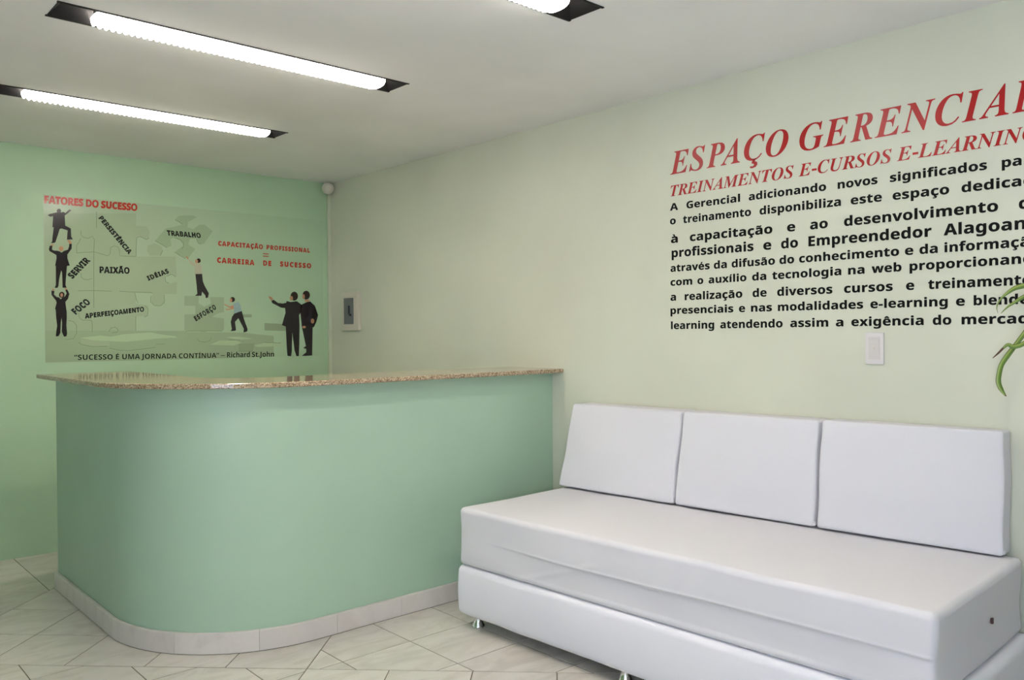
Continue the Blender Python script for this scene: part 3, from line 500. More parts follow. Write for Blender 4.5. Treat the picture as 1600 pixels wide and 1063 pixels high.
GB={"A":[624,[[-101,0,-101,25,-72,30,-45,45,-19,71,481,687,509,687,486,132,486,118,496,68,527,37,578,25,578,0,265,0,265,25,296,30,319,41,335,57,344,78,350,102,353,129,355,209,144,209,73,120,63,107,55,94,49,83,45,74,42,66,41,60,48,43,70,32,106,25,106,0],[177,250,357,250,368,488]]],"C":[654,[[301,-17,247,-13,198,-3,155,15,118,39,87,70,62,106,44,148,34,194,30,245,33,294,41,342,54,390,73,437,96,481,124,523,156,562,191,596,229,626,292,661,358,682,427,689,472,686,520,679,573,667,578,666,584,665,591,663,597,662,602,661,606,661,620,664,632,673,642,689,669,689,626,459,597,461,593,519,581,567,561,605,534,632,500,648,460,654,414,647,371,628,330,597,292,552,257,496,226,427,201,352,187,281,182,212,187,159,201,115,225,78,257,52,295,35,341,30,417,44,486,86,548,157,576,135,498,51,407,0]]],"E":[655,[[-50,0,-50,23,-31,24,-14,26,0,30,13,37,24,47,33,60,42,78,50,100,58,127,171,549,173,558,175,567,177,576,178,583,179,590,179,597,177,613,172,625,163,634,150,639,132,644,109,647,109,671,643,671,606,483,578,483,578,492,573,540,559,578,535,605,501,624,457,635,401,639,384,638,371,637,360,635,352,632,345,628,340,622,336,614,332,604,328,592,270,373,298,373,331,374,359,377,383,383,403,391,421,402,436,416,450,434,463,454,476,479,501,479,430,203,408,203,408,209,409,216,409,222,409,229,409,235,409,242,406,274,396,299,381,317,358,329,327,336,289,339,284,339,279,339,275,339,270,339,265,338,261,338,199,109,197,102,196,93,193,84,191,75,190,69,190,65,191,55,196,47,204,41,216,37,233,35,257,34,303,36,344,41,381,49,414,62,445,80,474,102,501,130,528,163,554,203,579,203,521,0]]],"G":[742,[[329,-17,241,-9,168,16,109,58,66,114,40,181,31,261,34,310,42,357,56,404,76,449,100,491,129,531,163,568,201,600,243,629,276,646,311,661,345,673,381,682,417,687,455,689,475,688,497,686,520,683,544,679,569,673,595,666,604,663,614,661,623,661,635,664,646,673,656,689,681,689,638,472,610,472,605,526,591,571,569,607,539,632,502,647,459,653,415,646,372,627,330,595,291,551,256,495,224,427,199,353,184,283,179,215,184,157,199,109,225,71,260,43,303,27,354,21,385,23,410,31,428,42,443,60,454,82,464,110,491,215,496,237,499,253,500,266,498,281,492,292,483,299,469,303,450,306,426,308,426,332,707,332,707,307,699,307,679,304,665,297,655,285,647,268,640,248,633,223,588,46,506,11,419,-10]]],"I":[371,[[-50,0,-50,23,-31,24,-14,26,0,30,13,37,24,47,33,60,42,78,50,100,58,127,171,549,173,558,175,567,177,575,178,583,179,592,179,601,171,625,147,640,108,647,108,671,422,671,422,647,400,646,382,643,368,638,356,630,346,621,338,610,331,594,323,572,314,544,201,122,196,101,193,84,192,70,200,45,223,30,263,23,263,0]]],"L":[632,[[-50,0,-50,23,-31,24,-14,26,0,30,13,37,24,47,33,60,42,78,50,100,58,127,171,549,175,567,178,583,179,597,177,612,172,625,162,634,149,641,131,645,108,647,108,671,422,671,422,647,402,646,384,643,370,638,357,631,346,621,337,607,329,590,321,569,314,544,203,123,196,95,192,75,191,63,193,53,200,46,212,41,220,40,229,38,240,37,252,36,265,35,280,35,342,39,396,53,444,74,485,106,521,147,553,199,585,199,522,0]]],"M":[873,[[280,-16,214,540,102,122,97,101,94,84,93,70,95,55,100,44,109,35,123,29,141,25,163,23,163,0,-52,0,-52,23,-32,24,-15,26,-1,30,11,37,22,47,31,60,40,78,48,100,56,127,169,549,173,567,176,584,177,600,175,614,170,626,160,635,147,641,129,645,107,647,107,671,334,671,392,196,699,671,925,671,925,647,905,646,888,643,874,639,862,632,851,622,842,609,834,592,826,570,817,544,705,122,702,113,700,105,699,96,697,87,697,79,697,70,704,45,728,30,767,23,767,0,454,0,454,23,474,24,492,27,507,32,519,39,529,48,537,60,540,67,544,75,548,85,553,97,557,111,562,127,675,557,308,-16]]],"N":[696,[[461,-16,208,523,101,122,96,100,93,83,92,70,100,45,123,30,163,23,163,0,-52,0,-52,23,-33,24,-16,26,-1,30,11,37,22,47,31,60,40,78,48,100,56,127,162,528,165,542,168,554,170,565,172,575,173,582,173,589,171,606,165,620,155,631,140,638,121,643,96,647,96,671,293,671,505,205,598,549,601,559,603,569,605,578,606,586,607,592,608,598,606,613,600,625,591,634,577,641,559,645,537,647,537,671,751,671,751,647,732,646,715,643,701,639,689,632,678,623,669,610,660,592,652,571,644,544,491,-16]]],"O":[711,[[266,-17,198,-10,140,12,92,48,57,98,35,158,28,229,31,278,41,327,56,376,78,425,104,471,134,515,169,556,206,592,246,624,309,660,375,681,445,689,514,681,573,660,621,624,657,575,678,516,686,447,683,397,674,347,659,297,638,248,613,201,583,157,548,116,510,80,469,48,404,12,336,-10],[274,19,317,27,358,51,397,90,433,144,467,212,497,293,521,377,535,453,540,521,537,561,528,593,513,620,492,638,467,650,438,654,412,650,387,641,363,626,339,605,317,580,295,551,272,513,250,472,231,427,214,380,199,333,187,285,179,238,174,194,172,153,175,112,184,79,198,53,219,34,244,23]]],"P":[608,[[-50,0,-50,23,-31,24,-14,26,0,30,13,37,24,47,33,60,42,78,50,100,58,127,171,549,173,558,175,567,177,575,178,583,179,592,179,601,177,614,172,625,162,634,149,639,131,644,109,647,109,671,386,671,510,653,585,601,610,515,606,479,594,445,575,414,549,386,517,362,481,344,433,330,370,322,291,320,255,320,202,122,197,100,194,83,193,70,195,55,200,44,209,35,223,29,240,25,263,23,263,0],[296,354,347,359,388,376,421,403,445,440,459,485,464,540,454,593,424,626,375,637,360,635,349,632,342,626,336,617,330,603,325,584,265,356,270,355,275,355,281,354,286,354,291,354]]],"R":[638,[[-50,0,-50,23,-31,24,-14,26,0,30,13,37,24,47,33,60,42,78,50,100,58,127,171,549,173,558,175,567,177,576,178,583,179,590,179,597,177,613,172,625,163,634,150,639,132,644,109,647,109,671,377,671,453,666,514,654,560,634,592,605,611,567,618,521,612,480,596,444,569,411,531,382,483,360,426,344,510,91,519,69,529,52,542,41,557,34,575,29,596,26,596,0,396,0,289,331,258,331,202,122,197,101,194,84,193,70,195,55,200,44,209,35,223,29,240,25,263,23,263,0],[294,365,344,370,386,386,420,413,445,449,461,492,466,542,456,595,426,628,377,639,363,638,352,635,345,631,339,623,334,611,329,594,267,366,271,365,276,365,280,365,285,365,289,365]]],"S":[548,[[229,-17,188,-13,140,-3,86,15,76,18,66,20,57,21,49,20,41,18,35,13,29,7,22,-1,14,-11,-13,-11,39,215,67,215,67,208,71,150,84,103,105,66,135,40,172,24,216,19,238,21,258,27,278,37,295,50,310,66,322,83,331,103,337,123,339,145,337,164,333,183,325,200,314,217,300,235,282,253,262,273,238,295,212,319,186,343,164,365,146,384,132,403,121,421,113,439,108,458,105,478,104,501,107,535,116,568,131,597,151,623,176,646,204,664,237,678,271,686,309,689,328,688,348,686,369,682,392,677,415,670,440,663,449,660,457,658,465,658,481,661,495,670,509,686,536,686,488,480,459,480,459,483,460,487,460,491,460,495,460,498,460,502,458,530,452,557,443,581,430,602,415,619,397,634,377,645,356,651,333,654,305,650,281,640,259,623,242,601,231,576,228,548,230,529,236,511,246,492,260,474,275,456,293,439,304,429,315,418,326,408,338,398,349,388,361,378,390,349,415,320,436,290,451,258,461,224,464,187,457,128,436,78,402,37,356,7,298,-11]]],"T":[599,[[65,0,65,25,91,28,112,33,128,40,141,52,151,68,159,89,305,636,289,636,251,631,214,619,178,598,145,570,117,534,95,492,70,492,107,671,651,671,622,479,594,479,575,565,531,617,463,635,456,635,309,94,307,85,305,76,305,68,307,54,313,44,321,36,334,31,352,28,376,25,376,0]]],"U":[710,[[288,-17,221,-12,166,5,122,32,90,68,70,111,64,161,66,189,72,224,83,266,164,562,166,569,167,576,169,583,170,589,171,595,171,600,169,616,164,629,154,637,141,643,122,646,99,649,99,671,407,671,407,648,387,647,371,644,357,641,346,635,336,626,328,615,321,600,314,582,307,560,216,227,209,197,204,170,203,146,206,117,217,92,235,70,259,54,287,44,320,41,352,43,381,51,408,63,432,81,455,106,476,139,496,180,516,230,535,289,589,476,601,523,608,559,611,586,602,617,575,637,531,647,531,671,737,671,737,646,717,641,700,632,686,619,673,598,659,565,645,519,562,238,542,178,520,128,497,86,471,52,441,26,409,6,373,-7,333,-14]]]}
PARA=[[1.8647,1.8542,2.392,1.0388,0.0324,[["A",2.4031,2.3569],["Gerencial",2.3097,2.0268],["adicionando",1.9841,1.6325],["novos",1.5845,1.4261],["significados",1.3795,1.0443],["para/par",0.9979,0.9095]]],[1.7999,1.7859,2.3925,1.1754,0.0358,[["o",2.4035,2.3704],["treinamento",2.3291,1.9732],["disponibiliza",1.9318,1.5716],["este",1.5318,1.4099],["espaço",1.3694,1.1684],["dedicado/dedica",1.1271,0.9384]]],[1.7129,1.706,2.393,1.0128,0.04,[["à",2.3986,2.3593],["capacitação",2.2918,1.8716],["e",1.8041,1.7672],["ao",1.702,1.6261],["desenvolvimento",1.5588,1.0095],["de",0.946,0.8777]]],[1.6459,1.6373,2.3935,1.009,0.0421,[["profissionais",2.3949,1.9618],["e",1.9148,1.877],["do",1.8316,1.7552],["Empreendedor",1.7093,1.2292],["Alagoano/Alagoa",1.1872,0.9675]]],[1.5783,1.5773,2.3939,1.0292,0.0354,[["através",2.402,2.1849],["da",2.1629,2.0953],["difusão",2.0708,1.8603],["do",1.8395,1.7726],["conhecimento",1.7506,1.3458],["e",1.3247,1.294],["da",1.272,1.208],["informação/informa",1.185,0.9756]]],[1.513,1.5195,2.3943,1.1329,0.0343,[["com",2.4025,2.2799],["o",2.2511,2.2195],["auxílio",2.191,1.9972],["da",1.9693,1.9014],["tecnologia",1.8734,1.571],["na",1.5431,1.4776],["web",1.4501,1.3372],["proporcionando/proporciona",1.3078,0.9757]]],[1.4429,1.4484,2.3948,0.9502,0.0365,[["a",2.4029,2.3713],["realização",2.322,2.0179],["de",1.9675,1.8999],["diversos",1.8505,1.6078],["cursos",1.5598,1.3699],["e",1.3208,1.2911],["treinamentos/treinament",1.2415,0.9392]]],[1.3805,1.3839,2.3952,1.0094,0.035,[["presenciais",2.4034,2.0631],["e",2.0351,2.0046],["nas",1.9753,1.8752],["modalidades",1.8475,1.4835],["e-learning",1.4555,1.1741],["e",1.1464,1.1169],["blended/blen",1.0881,0.9816]]],[1.3098,1.3183,2.3957,0.9388,0.0356,[["learning",2.4012,2.1627],["atendendo",2.1309,1.826],["assim",1.7916,1.6257],["a",1.5944,1.5631],["exigência",1.5309,1.2579],["do",1.226,1.1619],["mercado/merca",1.128,0.9543]]]]
TITLE=[2.0324,0.1045,[["E",2.4005,2.2954],["S",2.2944,2.2058],["P",2.1989,2.1017],["A",2.1248,2.0272],["Ç",2.0066,1.9044],["O",1.9011,1.7957],["G",1.7476,1.6438],["E",1.6424,1.5401],["R",1.5329,1.4433],["E",1.4367,1.3366],["N",1.3361,1.2153],["C",1.2159,1.1199],["I",1.1254,1.0574],["A",1.069,0.9766],["L",0.9649,0.8885]]]
SUB=[1.9308,0.0498,[["TREINAMENTOS",2.3988,1.7732],["E-CURSOS",1.751,1.3723],["E-LEARNING/E-LEARNIN",1.3532,0.9332]]]
PWORDS=[["FATORES DO SUCESSO",[1.2545,2.0916,1.7845,2.093,1.256,2.1356],0,"r"],["PERSISTÊNCIA",[1.554,2.0261,1.7301,1.8123,1.5764,2.044],0.12,"k"],["PAIXÃO",[1.5566,1.6885,1.7334,1.6907,1.557,1.727],0.15,"k"],["SERVIR",[1.4026,1.6438,1.5045,1.7599,1.3721,1.6667],0.1,"k"],["IDÉIAS",[1.8487,1.6499,1.9808,1.7062,1.8355,1.6765],0.25,"k"],["TRABALHO",[1.9715,1.9511,2.1921,1.9491,1.9673,1.983],0.15,"k"],["CAPACITAÇÃO",[2.3101,1.9061,2.6323,1.9016,2.3104,1.9366],0.3,"r"],["PROFISSIONAL",[2.6602,1.902,2.9988,1.8979,2.6606,1.9324],0.3,"r"],["CARREIRA",[2.3013,1.7899,2.5678,1.785,2.3017,1.8247],0.35,"r"],["DE",[2.6335,1.786,2.6944,1.7853,2.6339,1.8212],0.35,"r"],["SUCESSO",[2.762,1.7867,3.0081,1.7834,2.7624,1.8216],0.35,"r"],["FOCO",[1.418,1.4268,1.5035,1.5001,1.3906,1.4545],0.15,"k"],["APERFEIÇOAMENTO",[1.4709,1.4041,1.82,1.4518,1.469,1.4335],0.12,"k"],["ESFORÇO",[2.1525,1.3897,2.2944,1.476,2.1357,1.4187],0.3,"k"],["“SUCESSO É UMA JORNADA CONTÍNUA”",[1.4064,1.1504,2.3077,1.1417,1.4067,1.182],0,"c"],["–",[2.3202,1.1414,2.348,1.1407,2.3206,1.1763],0,"c"],["Richard",[2.3638,1.1412,2.5281,1.1405,2.3642,1.1763],0,"c"],["St.John",[2.5436,1.1402,2.7091,1.1392,2.5439,1.1751],0,"c"]]
FIGS=[[["suit",[1.2718,2.0188,1.2849,2.0286,1.3057,2.0354,1.3227,2.0407,1.345,2.0419,1.3569,2.0467,1.3687,2.0405,1.3902,2.0652,1.4021,2.0626,1.394,2.0522,1.3645,2.025,1.366,1.9879,1.3668,1.9647,1.3969,1.9495,1.3985,1.9,1.4043,1.8916,1.4074,1.8836,1.3749,1.8802,1.3795,1.9365,1.3465,1.9456,1.336,1.9419,1.3251,1.9034,1.3116,1.8605,1.3063,1.8564,1.2876,1.854,1.2947,1.8637,1.2963,1.8869,1.3042,1.951,1.2969,1.949,1.3016,2.0171,1.2873,2.0116]],["hair",[1.3453,2.0515,1.3441,2.0456,1.3407,2.0406,1.3358,2.0376,1.3304,2.0371,1.3256,2.0392,1.3223,2.0436,1.3212,2.0492,1.3225,2.0551,1.3259,2.0601,1.3307,2.0631,1.3361,2.0636,1.3409,2.0615,1.3442,2.0572]]],[["suit",[1.2815,1.8384,1.2957,1.8379,1.2929,1.8147,1.3058,1.8097,1.3188,1.8105,1.3319,1.8083,1.3449,1.8004,1.3556,1.8098,1.3662,1.8148,1.3795,1.8199,1.3864,1.8408,1.3879,1.857,1.4012,1.8579,1.4003,1.8271,1.3765,1.7906,1.3763,1.7672,1.3891,1.7241,1.3731,1.721,1.3685,1.6648,1.3639,1.6063,1.3695,1.589,1.3479,1.5884,1.3463,1.6813,1.3411,1.6927,1.33,1.64,1.3257,1.5993,1.3203,1.5869,1.3046,1.5865,1.3114,1.6046,1.3126,1.7181,1.3087,1.7188,1.3171,1.7669,1.3159,1.7842,1.2798,1.8052,1.2761,1.8165]],["skin",[1.3547,1.8248,1.3534,1.8179,1.35,1.8123,1.3451,1.8089,1.3397,1.8086,1.3349,1.8114,1.3316,1.8166,1.3305,1.8233,1.3318,1.8302,1.3352,1.8359,1.3401,1.8392,1.3454,1.8395,1.3503,1.8368,1.3536,1.8316]],["skin",[1.3017,1.8435,1.301,1.8412,1.299,1.8393,1.296,1.8381,1.2928,1.8379,1.2899,1.8387,1.2879,1.8403,1.2872,1.8426,1.288,1.8449,1.29,1.8468,1.2929,1.848,1.2961,1.8482,1.2991,1.8474,1.3011,1.8457]],["skin",[1.3748,1.8765,1.3908,1.8791,1.4,1.8651,1.3985,1.8562,1.3879,1.8555,1.3801,1.8696]]],[["suit",[1.2875,1.5693,1.3036,1.5672,1.3004,1.5469,1.3164,1.531,1.3281,1.5297,1.3369,1.5184,1.3458,1.5284,1.3608,1.537,1.3699,1.5552,1.3627,1.5747,1.3731,1.5789,1.3848,1.5523,1.377,1.5226,1.3619,1.5026,1.3687,1.4437,1.3688,1.4043,1.3663,1.3616,1.3696,1.3124,1.3655,1.2944,1.3521,1.2935,1.3406,1.3224,1.3433,1.378,1.3401,1.4074,1.3359,1.378,1.3331,1.3159,1.3226,1.2964,1.3073,1.2949,1.3112,1.329,1.3159,1.3584,1.3106,1.4105,1.3091,1.456,1.3053,1.4592,1.3145,1.4984,1.3103,1.5114,1.2872,1.5433]],["hair",[1.3585,1.5458,1.3569,1.5378,1.3525,1.5313,1.3463,1.5276,1.3394,1.5274,1.3333,1.5308,1.3291,1.5371,1.3277,1.545,1.3293,1.553,1.3336,1.5594,1.3398,1.5631,1.3467,1.5633,1.3528,1.5599,1.357,1.5537]],["skin",[1.3499,1.5442,1.3491,1.5391,1.347,1.535,1.344,1.5326,1.3407,1.5325,1.3377,1.5347,1.3357,1.5388,1.3351,1.5439,1.3359,1.549,1.3379,1.5531,1.3409,1.5555,1.3442,1.5556,1.3472,1.5534,1.3492,1.5493]],["skin",[1.3028,1.5746,1.3021,1.5721,1.3003,1.57,1.2977,1.5688,1.2948,1.5687,1.2923,1.5697,1.2905,1.5717,1.2899,1.5742,1.2906,1.5768,1.2924,1.5789,1.295,1.5801,1.2978,1.5802,1.3004,1.5791,1.3022,1.5771]],["skin",[1.3723,1.5822,1.3716,1.5796,1.3698,1.5775,1.3671,1.5763,1.3642,1.5762,1.3616,1.5773,1.3598,1.5793,1.3592,1.5818,1.3599,1.5844,1.3617,1.5865,1.3643,1.5877,1.3672,1.5878,1.3699,1.5867,1.3717,1.5847]]],[["shirt",[2.1028,1.8068,2.1305,1.7858,2.1501,1.7756,2.1813,1.78,2.1936,1.758,2.1987,1.7044,2.1493,1.7024,2.1459,1.7501,2.1191,1.7712]],["suit",[2.1522,1.7042,2.1976,1.7072,2.2028,1.6564,2.214,1.6284,2.2422,1.5781,2.2361,1.5495,2.2217,1.5446,2.2179,1.5633,2.1964,1.5882,2.1915,1.5598,2.1478,1.5587,2.1638,1.5732,2.1599,1.6323]],["hair",[2.1895,1.7957,2.1879,1.7889,2.1837,1.7834,2.1778,1.7802,2.1712,1.7798,2.1653,1.7825,2.1613,1.7876,2.1599,1.7941,2.1614,1.8008,2.1656,1.8063,2.1715,1.8096,2.1781,1.8099,2.184,1.8073,2.1881,1.8022]],["skin",[2.1706,1.7907,2.1696,1.7853,2.1669,1.7808,2.163,1.7782,2.1587,1.778,2.1549,1.7802,2.1523,1.7844,2.1514,1.7897,2.1524,1.7951,2.1551,1.7996,2.159,1.8022,2.1633,1.8024,2.1671,1.8002,2.1697,1.7961]],["skin",[2.0889,1.8172,2.0973,1.8205,2.1095,1.8072,2.1027,1.7995]]],[["blue",[2.4123,1.5099,2.4486,1.5251,2.4636,1.502,2.4723,1.4583,2.4146,1.4448,2.4179,1.478]],["suit",[2.4188,1.4431,2.4723,1.4612,2.487,1.4086,2.5138,1.3352,2.5106,1.3193,2.4841,1.3124,2.4862,1.3382,2.4474,1.4113,2.423,1.3849,2.4296,1.3296,2.4223,1.3238,2.3911,1.3222,2.3996,1.3355,2.393,1.3848,2.4023,1.4197]],["hair",[2.4246,1.5398,2.4228,1.5322,2.4177,1.526,2.4104,1.5225,2.4024,1.5223,2.3952,1.5256,2.3903,1.5315,2.3886,1.539,2.3905,1.5466,2.3955,1.5528,2.4028,1.5563,2.4108,1.5565,2.418,1.5533,2.4229,1.5473]],["skin",[2.4047,1.5347,2.4038,1.5287,2.4012,1.5238,2.3976,1.521,2.3936,1.5209,2.39,1.5235,2.3876,1.5283,2.3868,1.5343,2.3877,1.5404,2.3903,1.5453,2.3939,1.5481,2.3979,1.5481,2.4015,1.5455,2.4039,1.5407]],["skin",[2.3455,1.5104,2.3555,1.506,2.3881,1.4903,2.4122,1.5012,2.4167,1.4751,2.364,1.4645,2.3552,1.4725,2.4029,1.4789,2.382,1.4833,2.3495,1.5013]]],[["suit",[2.693,1.5376,2.711,1.5436,2.7437,1.5219,2.7799,1.5186,2.8074,1.5247,2.8106,1.5372,2.8412,1.531,2.8907,1.5376,2.9311,1.511,2.9224,1.4594,2.9071,1.4364,2.9107,1.3621,2.9074,1.2251,2.9021,1.1326,2.8834,1.1314,2.8684,1.1801,2.8524,1.311,2.8466,1.1692,2.8401,1.1342,2.8126,1.1417,2.8083,1.1983,2.8013,1.3536,2.7723,1.3632,2.8005,1.4524,2.7979,1.4862,2.7675,1.4886,2.6988,1.521]],["hair",[2.9005,1.5743,2.8973,1.5599,2.8889,1.5482,2.8769,1.5416,2.8637,1.5413,2.8519,1.5475,2.8438,1.5587,2.841,1.5729,2.8441,1.5872,2.8524,1.5989,2.8644,1.6056,2.8776,1.6059,2.8895,1.5999,2.8976,1.5886]],["skin",[2.86,1.558,2.8587,1.5506,2.8552,1.5446,2.8502,1.5412,2.8447,1.5411,2.8398,1.5443,2.8364,1.5501,2.8353,1.5575,2.8366,1.5649,2.8401,1.5709,2.845,1.5743,2.8505,1.5744,2.8554,1.5712,2.8588,1.5654]],["skin",[2.6696,1.5705,2.6962,1.5628,2.7068,1.5452,2.693,1.5376,2.6783,1.5513]]],[["suit",[2.9229,1.5108,2.9723,1.5335,2.9977,1.538,3.0358,1.5069,3.0621,1.4377,3.0461,1.3854,3.0277,1.3506,3.0161,1.3448,3.0102,1.1455,3.0095,1.1398,2.9523,1.1279,2.9259,1.1389,2.9621,1.1639,2.9624,1.1886,2.9372,1.196,2.9594,1.2099,2.9414,1.2934,2.9293,1.345,2.9179,1.4536]],["hair",[2.9969,1.5841,2.9938,1.5698,2.9852,1.5582,2.9729,1.5516,2.9594,1.5513,2.9473,1.5573,2.939,1.5685,2.9362,1.5826,2.9393,1.5969,2.9478,1.6084,2.96,1.6151,2.9736,1.6155,2.9857,1.6095,2.9941,1.5983]],["skin",[2.955,1.5716,2.9539,1.5631,2.951,1.5563,2.9469,1.5524,2.9425,1.5523,2.9385,1.556,2.9357,1.5627,2.9348,1.5711,2.9359,1.5796,2.9388,1.5864,2.9429,1.5903,2.9473,1.5904,2.9513,1.5868,2.9541,1.58]],["skin",[2.9535,1.5503,2.9883,1.5511,2.9977,1.5397,2.9659,1.5334,2.9547,1.54]],["skin",[3.0295,1.394,3.028,1.386,3.024,1.3795,3.0183,1.3759,3.0121,1.3759,3.0065,1.3795,3.0026,1.3859,3.0013,1.3939,3.0028,1.4019,3.0068,1.4084,3.0124,1.412,3.0187,1.412,3.0243,1.4085,3.0282,1.402]],["skin",[2.9602,1.3495,2.9588,1.3455,2.9549,1.3423,2.9494,1.3406,2.9432,1.3406,2.9377,1.3424,2.9339,1.3456,2.9325,1.3496,2.9339,1.3535,2.9378,1.3567,2.9434,1.3585,2.9495,1.3585,2.9551,1.3567,2.9589,1.3535]]]]
FILLS=[["mid",[1.2547,2.0283,1.7779,2.0756,1.777,1.996,1.8397,1.9977,1.8621,1.9693,1.8551,1.9253,1.8388,1.9128,1.8005,1.9301,1.7788,1.9219,1.7749,1.8004,2.0224,1.8141,2.0311,1.6846,1.9942,1.6933,1.9573,1.6749,1.957,1.6477,1.9869,1.6352,2.0308,1.6503,2.0299,1.5675,1.9462,1.566,1.9521,1.5017,1.9057,1.4841,1.8635,1.5069,1.8726,1.5675,1.7661,1.57,1.7717,1.4986,1.8472,1.4898,1.8432,1.4195,1.7708,1.419,1.7659,1.3195,1.2469,1.3221]],["dark",[1.247,1.3294,2.0715,1.3261,2.1264,1.3086,2.1243,1.1158,1.2449,1.1417]],["dark",[1.8783,1.322,2.4707,1.3109,2.7082,1.2867,2.7065,1.1269,1.8763,1.1357]],["mid2",[2.0216,2.0547,2.0477,2.0853,2.144,2.0961,2.1661,2.0847,2.1083,2.0489,2.1035,2.0134,2.143,2.0033,2.1834,2.0374,2.2193,2.0404,2.2733,1.9999,2.2134,1.9107,2.182,1.9042,2.1601,1.9426,2.1203,1.9354,2.1067,1.8993,2.1549,1.8715,2.1013,1.8022,2.0193,1.8414,2.0367,1.8598,2.076,1.8885,2.0546,1.9221,2.0117,1.9366,1.9902,1.9264,1.9983,1.8835,1.9683,1.8686,1.8932,1.9089,1.9356,1.9613,1.9612,1.9935,2.0211,2.0112,2.0731,2.0285]],["mid",[1.8472,1.8738,1.893,1.8939,1.9305,1.8792,1.9428,1.8498,1.9256,1.8143,1.8589,1.8106,1.8428,1.8395]],["dark",[2.0778,1.5571,2.1733,1.5593,2.1727,1.5085,2.2124,1.4865,2.2559,1.51,2.2506,1.5527,2.3471,1.5549,2.3461,1.4539,2.2989,1.4419,2.2636,1.4187,2.3456,1.4078,2.3447,1.327,2.2366,1.3217,2.0754,1.328,2.0765,1.4342,2.1493,1.4348,2.1499,1.4912,2.0771,1.4928]],["light",[1.4415,1.2849,1.5601,1.2986,1.6159,1.2897,1.6919,1.3052,1.8582,1.3154,1.9489,1.2982,2.0106,1.2914,2.0313,1.2817,1.8979,1.2752,1.7058,1.257,1.6109,1.2632,1.5229,1.2668]],["mid",[1.4459,1.2799,1.5229,1.2643,1.6086,1.2607,1.6082,1.2307,1.5224,1.2272,1.45,1.2456]],["mid2",[1.6109,1.2607,1.7057,1.2519,1.8878,1.2717,1.8923,1.2208,1.7731,1.2076,1.71,1.2037,1.6105,1.2197]],["mid2",[1.8979,1.2726,2.0312,1.2791,2.0308,1.2395,1.938,1.2305,1.8975,1.2337]],["light",[2.3506,1.2814,2.4473,1.2833,2.5579,1.2683,2.4471,1.2612]],["light",[2.2446,1.231,2.3168,1.2583,2.4356,1.2558,2.47,1.2415,2.4123,1.2229]],["light",[2.5574,1.2206,2.635,1.2364,2.7629,1.2357,2.7627,1.2116,2.5869,1.2089]],["deep",[2.4468,1.2335,2.5634,1.2346,2.5511,1.1815,2.4491,1.178]],["deep",[2.6394,1.3779,2.8016,1.3713,2.8011,1.3206,2.6389,1.3258]],["deep",[2.4778,1.4387,2.545,1.4382,2.5447,1.4169,2.4805,1.4165]],["mid2",[2.2534,1.285,2.248,1.2687,2.2335,1.2556,2.2126,1.2486,2.1896,1.2489,2.1691,1.2564,2.1551,1.2697,2.1502,1.286,2.1555,1.3022,2.1698,1.3151,2.1904,1.3223,2.2134,1.3222,2.2341,1.3148,2.2484,1.3015]],["mid2",[1.2485,1.2414,1.2742,1.241,1.2817,1.2217,1.2814,1.193,1.2479,1.1842]]]
STROKES=[[1.5426,2.064,1.5415,1.9642],[1.4527,1.9414,1.4535,1.9128,1.4698,1.9,1.4933,1.8965,1.5171,1.911,1.5288,1.8926,1.5272,1.854,1.525,1.8153,1.5222,1.5584,1.5212,1.4685],[1.525,1.8153,1.5638,1.806,1.606,1.7955,1.6195,1.8112,1.6217,1.8471,1.6433,1.8602,1.6678,1.8532,1.675,1.8308,1.6747,1.7994,1.7737,1.8003],[1.7737,1.8003,1.7788,1.9199,1.8005,1.9301,1.8388,1.9128,1.8583,1.9255],[1.4498,1.6806,1.4525,1.6584,1.467,1.643,1.4905,1.642,1.5143,1.6512],[1.4279,1.8032,1.4284,1.8476,1.4432,1.874,1.4522,1.8937],[1.4279,1.8032,1.525,1.8153],[1.4312,1.5719,1.5224,1.5757,1.6279,1.5754],[1.671,1.5766,1.7648,1.5726,1.874,1.5735],[1.7648,1.5693,1.772,1.5297,1.7831,1.5033],[1.4355,1.4367,1.4381,1.4081,1.4554,1.3923,1.4878,1.3944,1.5084,1.3893,1.5111,1.3637,1.5106,1.3175],[1.7683,1.4202,1.7673,1.3273],[1.8205,1.4139,1.8413,1.4241,1.8456,1.4643,1.8278,1.4875],[1.3772,1.3901,1.4031,1.3858,1.4219,1.3636,1.4225,1.3129,1.4048,1.2813,1.3588,1.2743],[1.6069,1.3215,1.6193,1.3442,1.6439,1.3507,1.6622,1.3343,1.6558,1.318,1.6251,1.3149],[1.954,1.6781,1.957,1.6477,1.9802,1.6363],[1.9674,1.682,1.9942,1.6967,2.0243,1.6809],[1.864,1.5518,1.8604,1.5148,1.8861,1.4884,1.9255,1.489,1.949,1.5165,1.9461,1.5605],[2.0216,2.0547,2.0473,2.046,2.071,2.0283],[2.0203,1.9372,2.0504,1.9306,2.074,1.9103,2.0759,1.8841,2.0627,1.8658],[2.0171,1.8434,2.0536,1.8215,2.0882,1.8037],[1.8932,1.9089,1.9264,1.8918,1.9683,1.8686],[2.1623,1.9406,2.1732,1.9125,2.191,1.907],[1.9407,1.8497,1.9256,1.8143],[1.4322,1.2581,1.4455,1.2456,1.5133,1.2298,1.5965,1.2309],[1.6105,1.2197,1.6622,1.2046,1.7196,1.201,1.8075,1.2095,1.8873,1.2183],[1.8925,1.239,1.9483,1.2397],[2.0842,1.3237,2.2346,1.3247,2.3342,1.3226],[2.1582,1.2752,2.1741,1.2536,2.212,1.2477,2.2448,1.2554,2.2561,1.2796],[2.4463,1.1825,2.551,1.1781],[2.373,1.2631,2.4586,1.2599],[2.641,1.2408,2.7629,1.2346]]
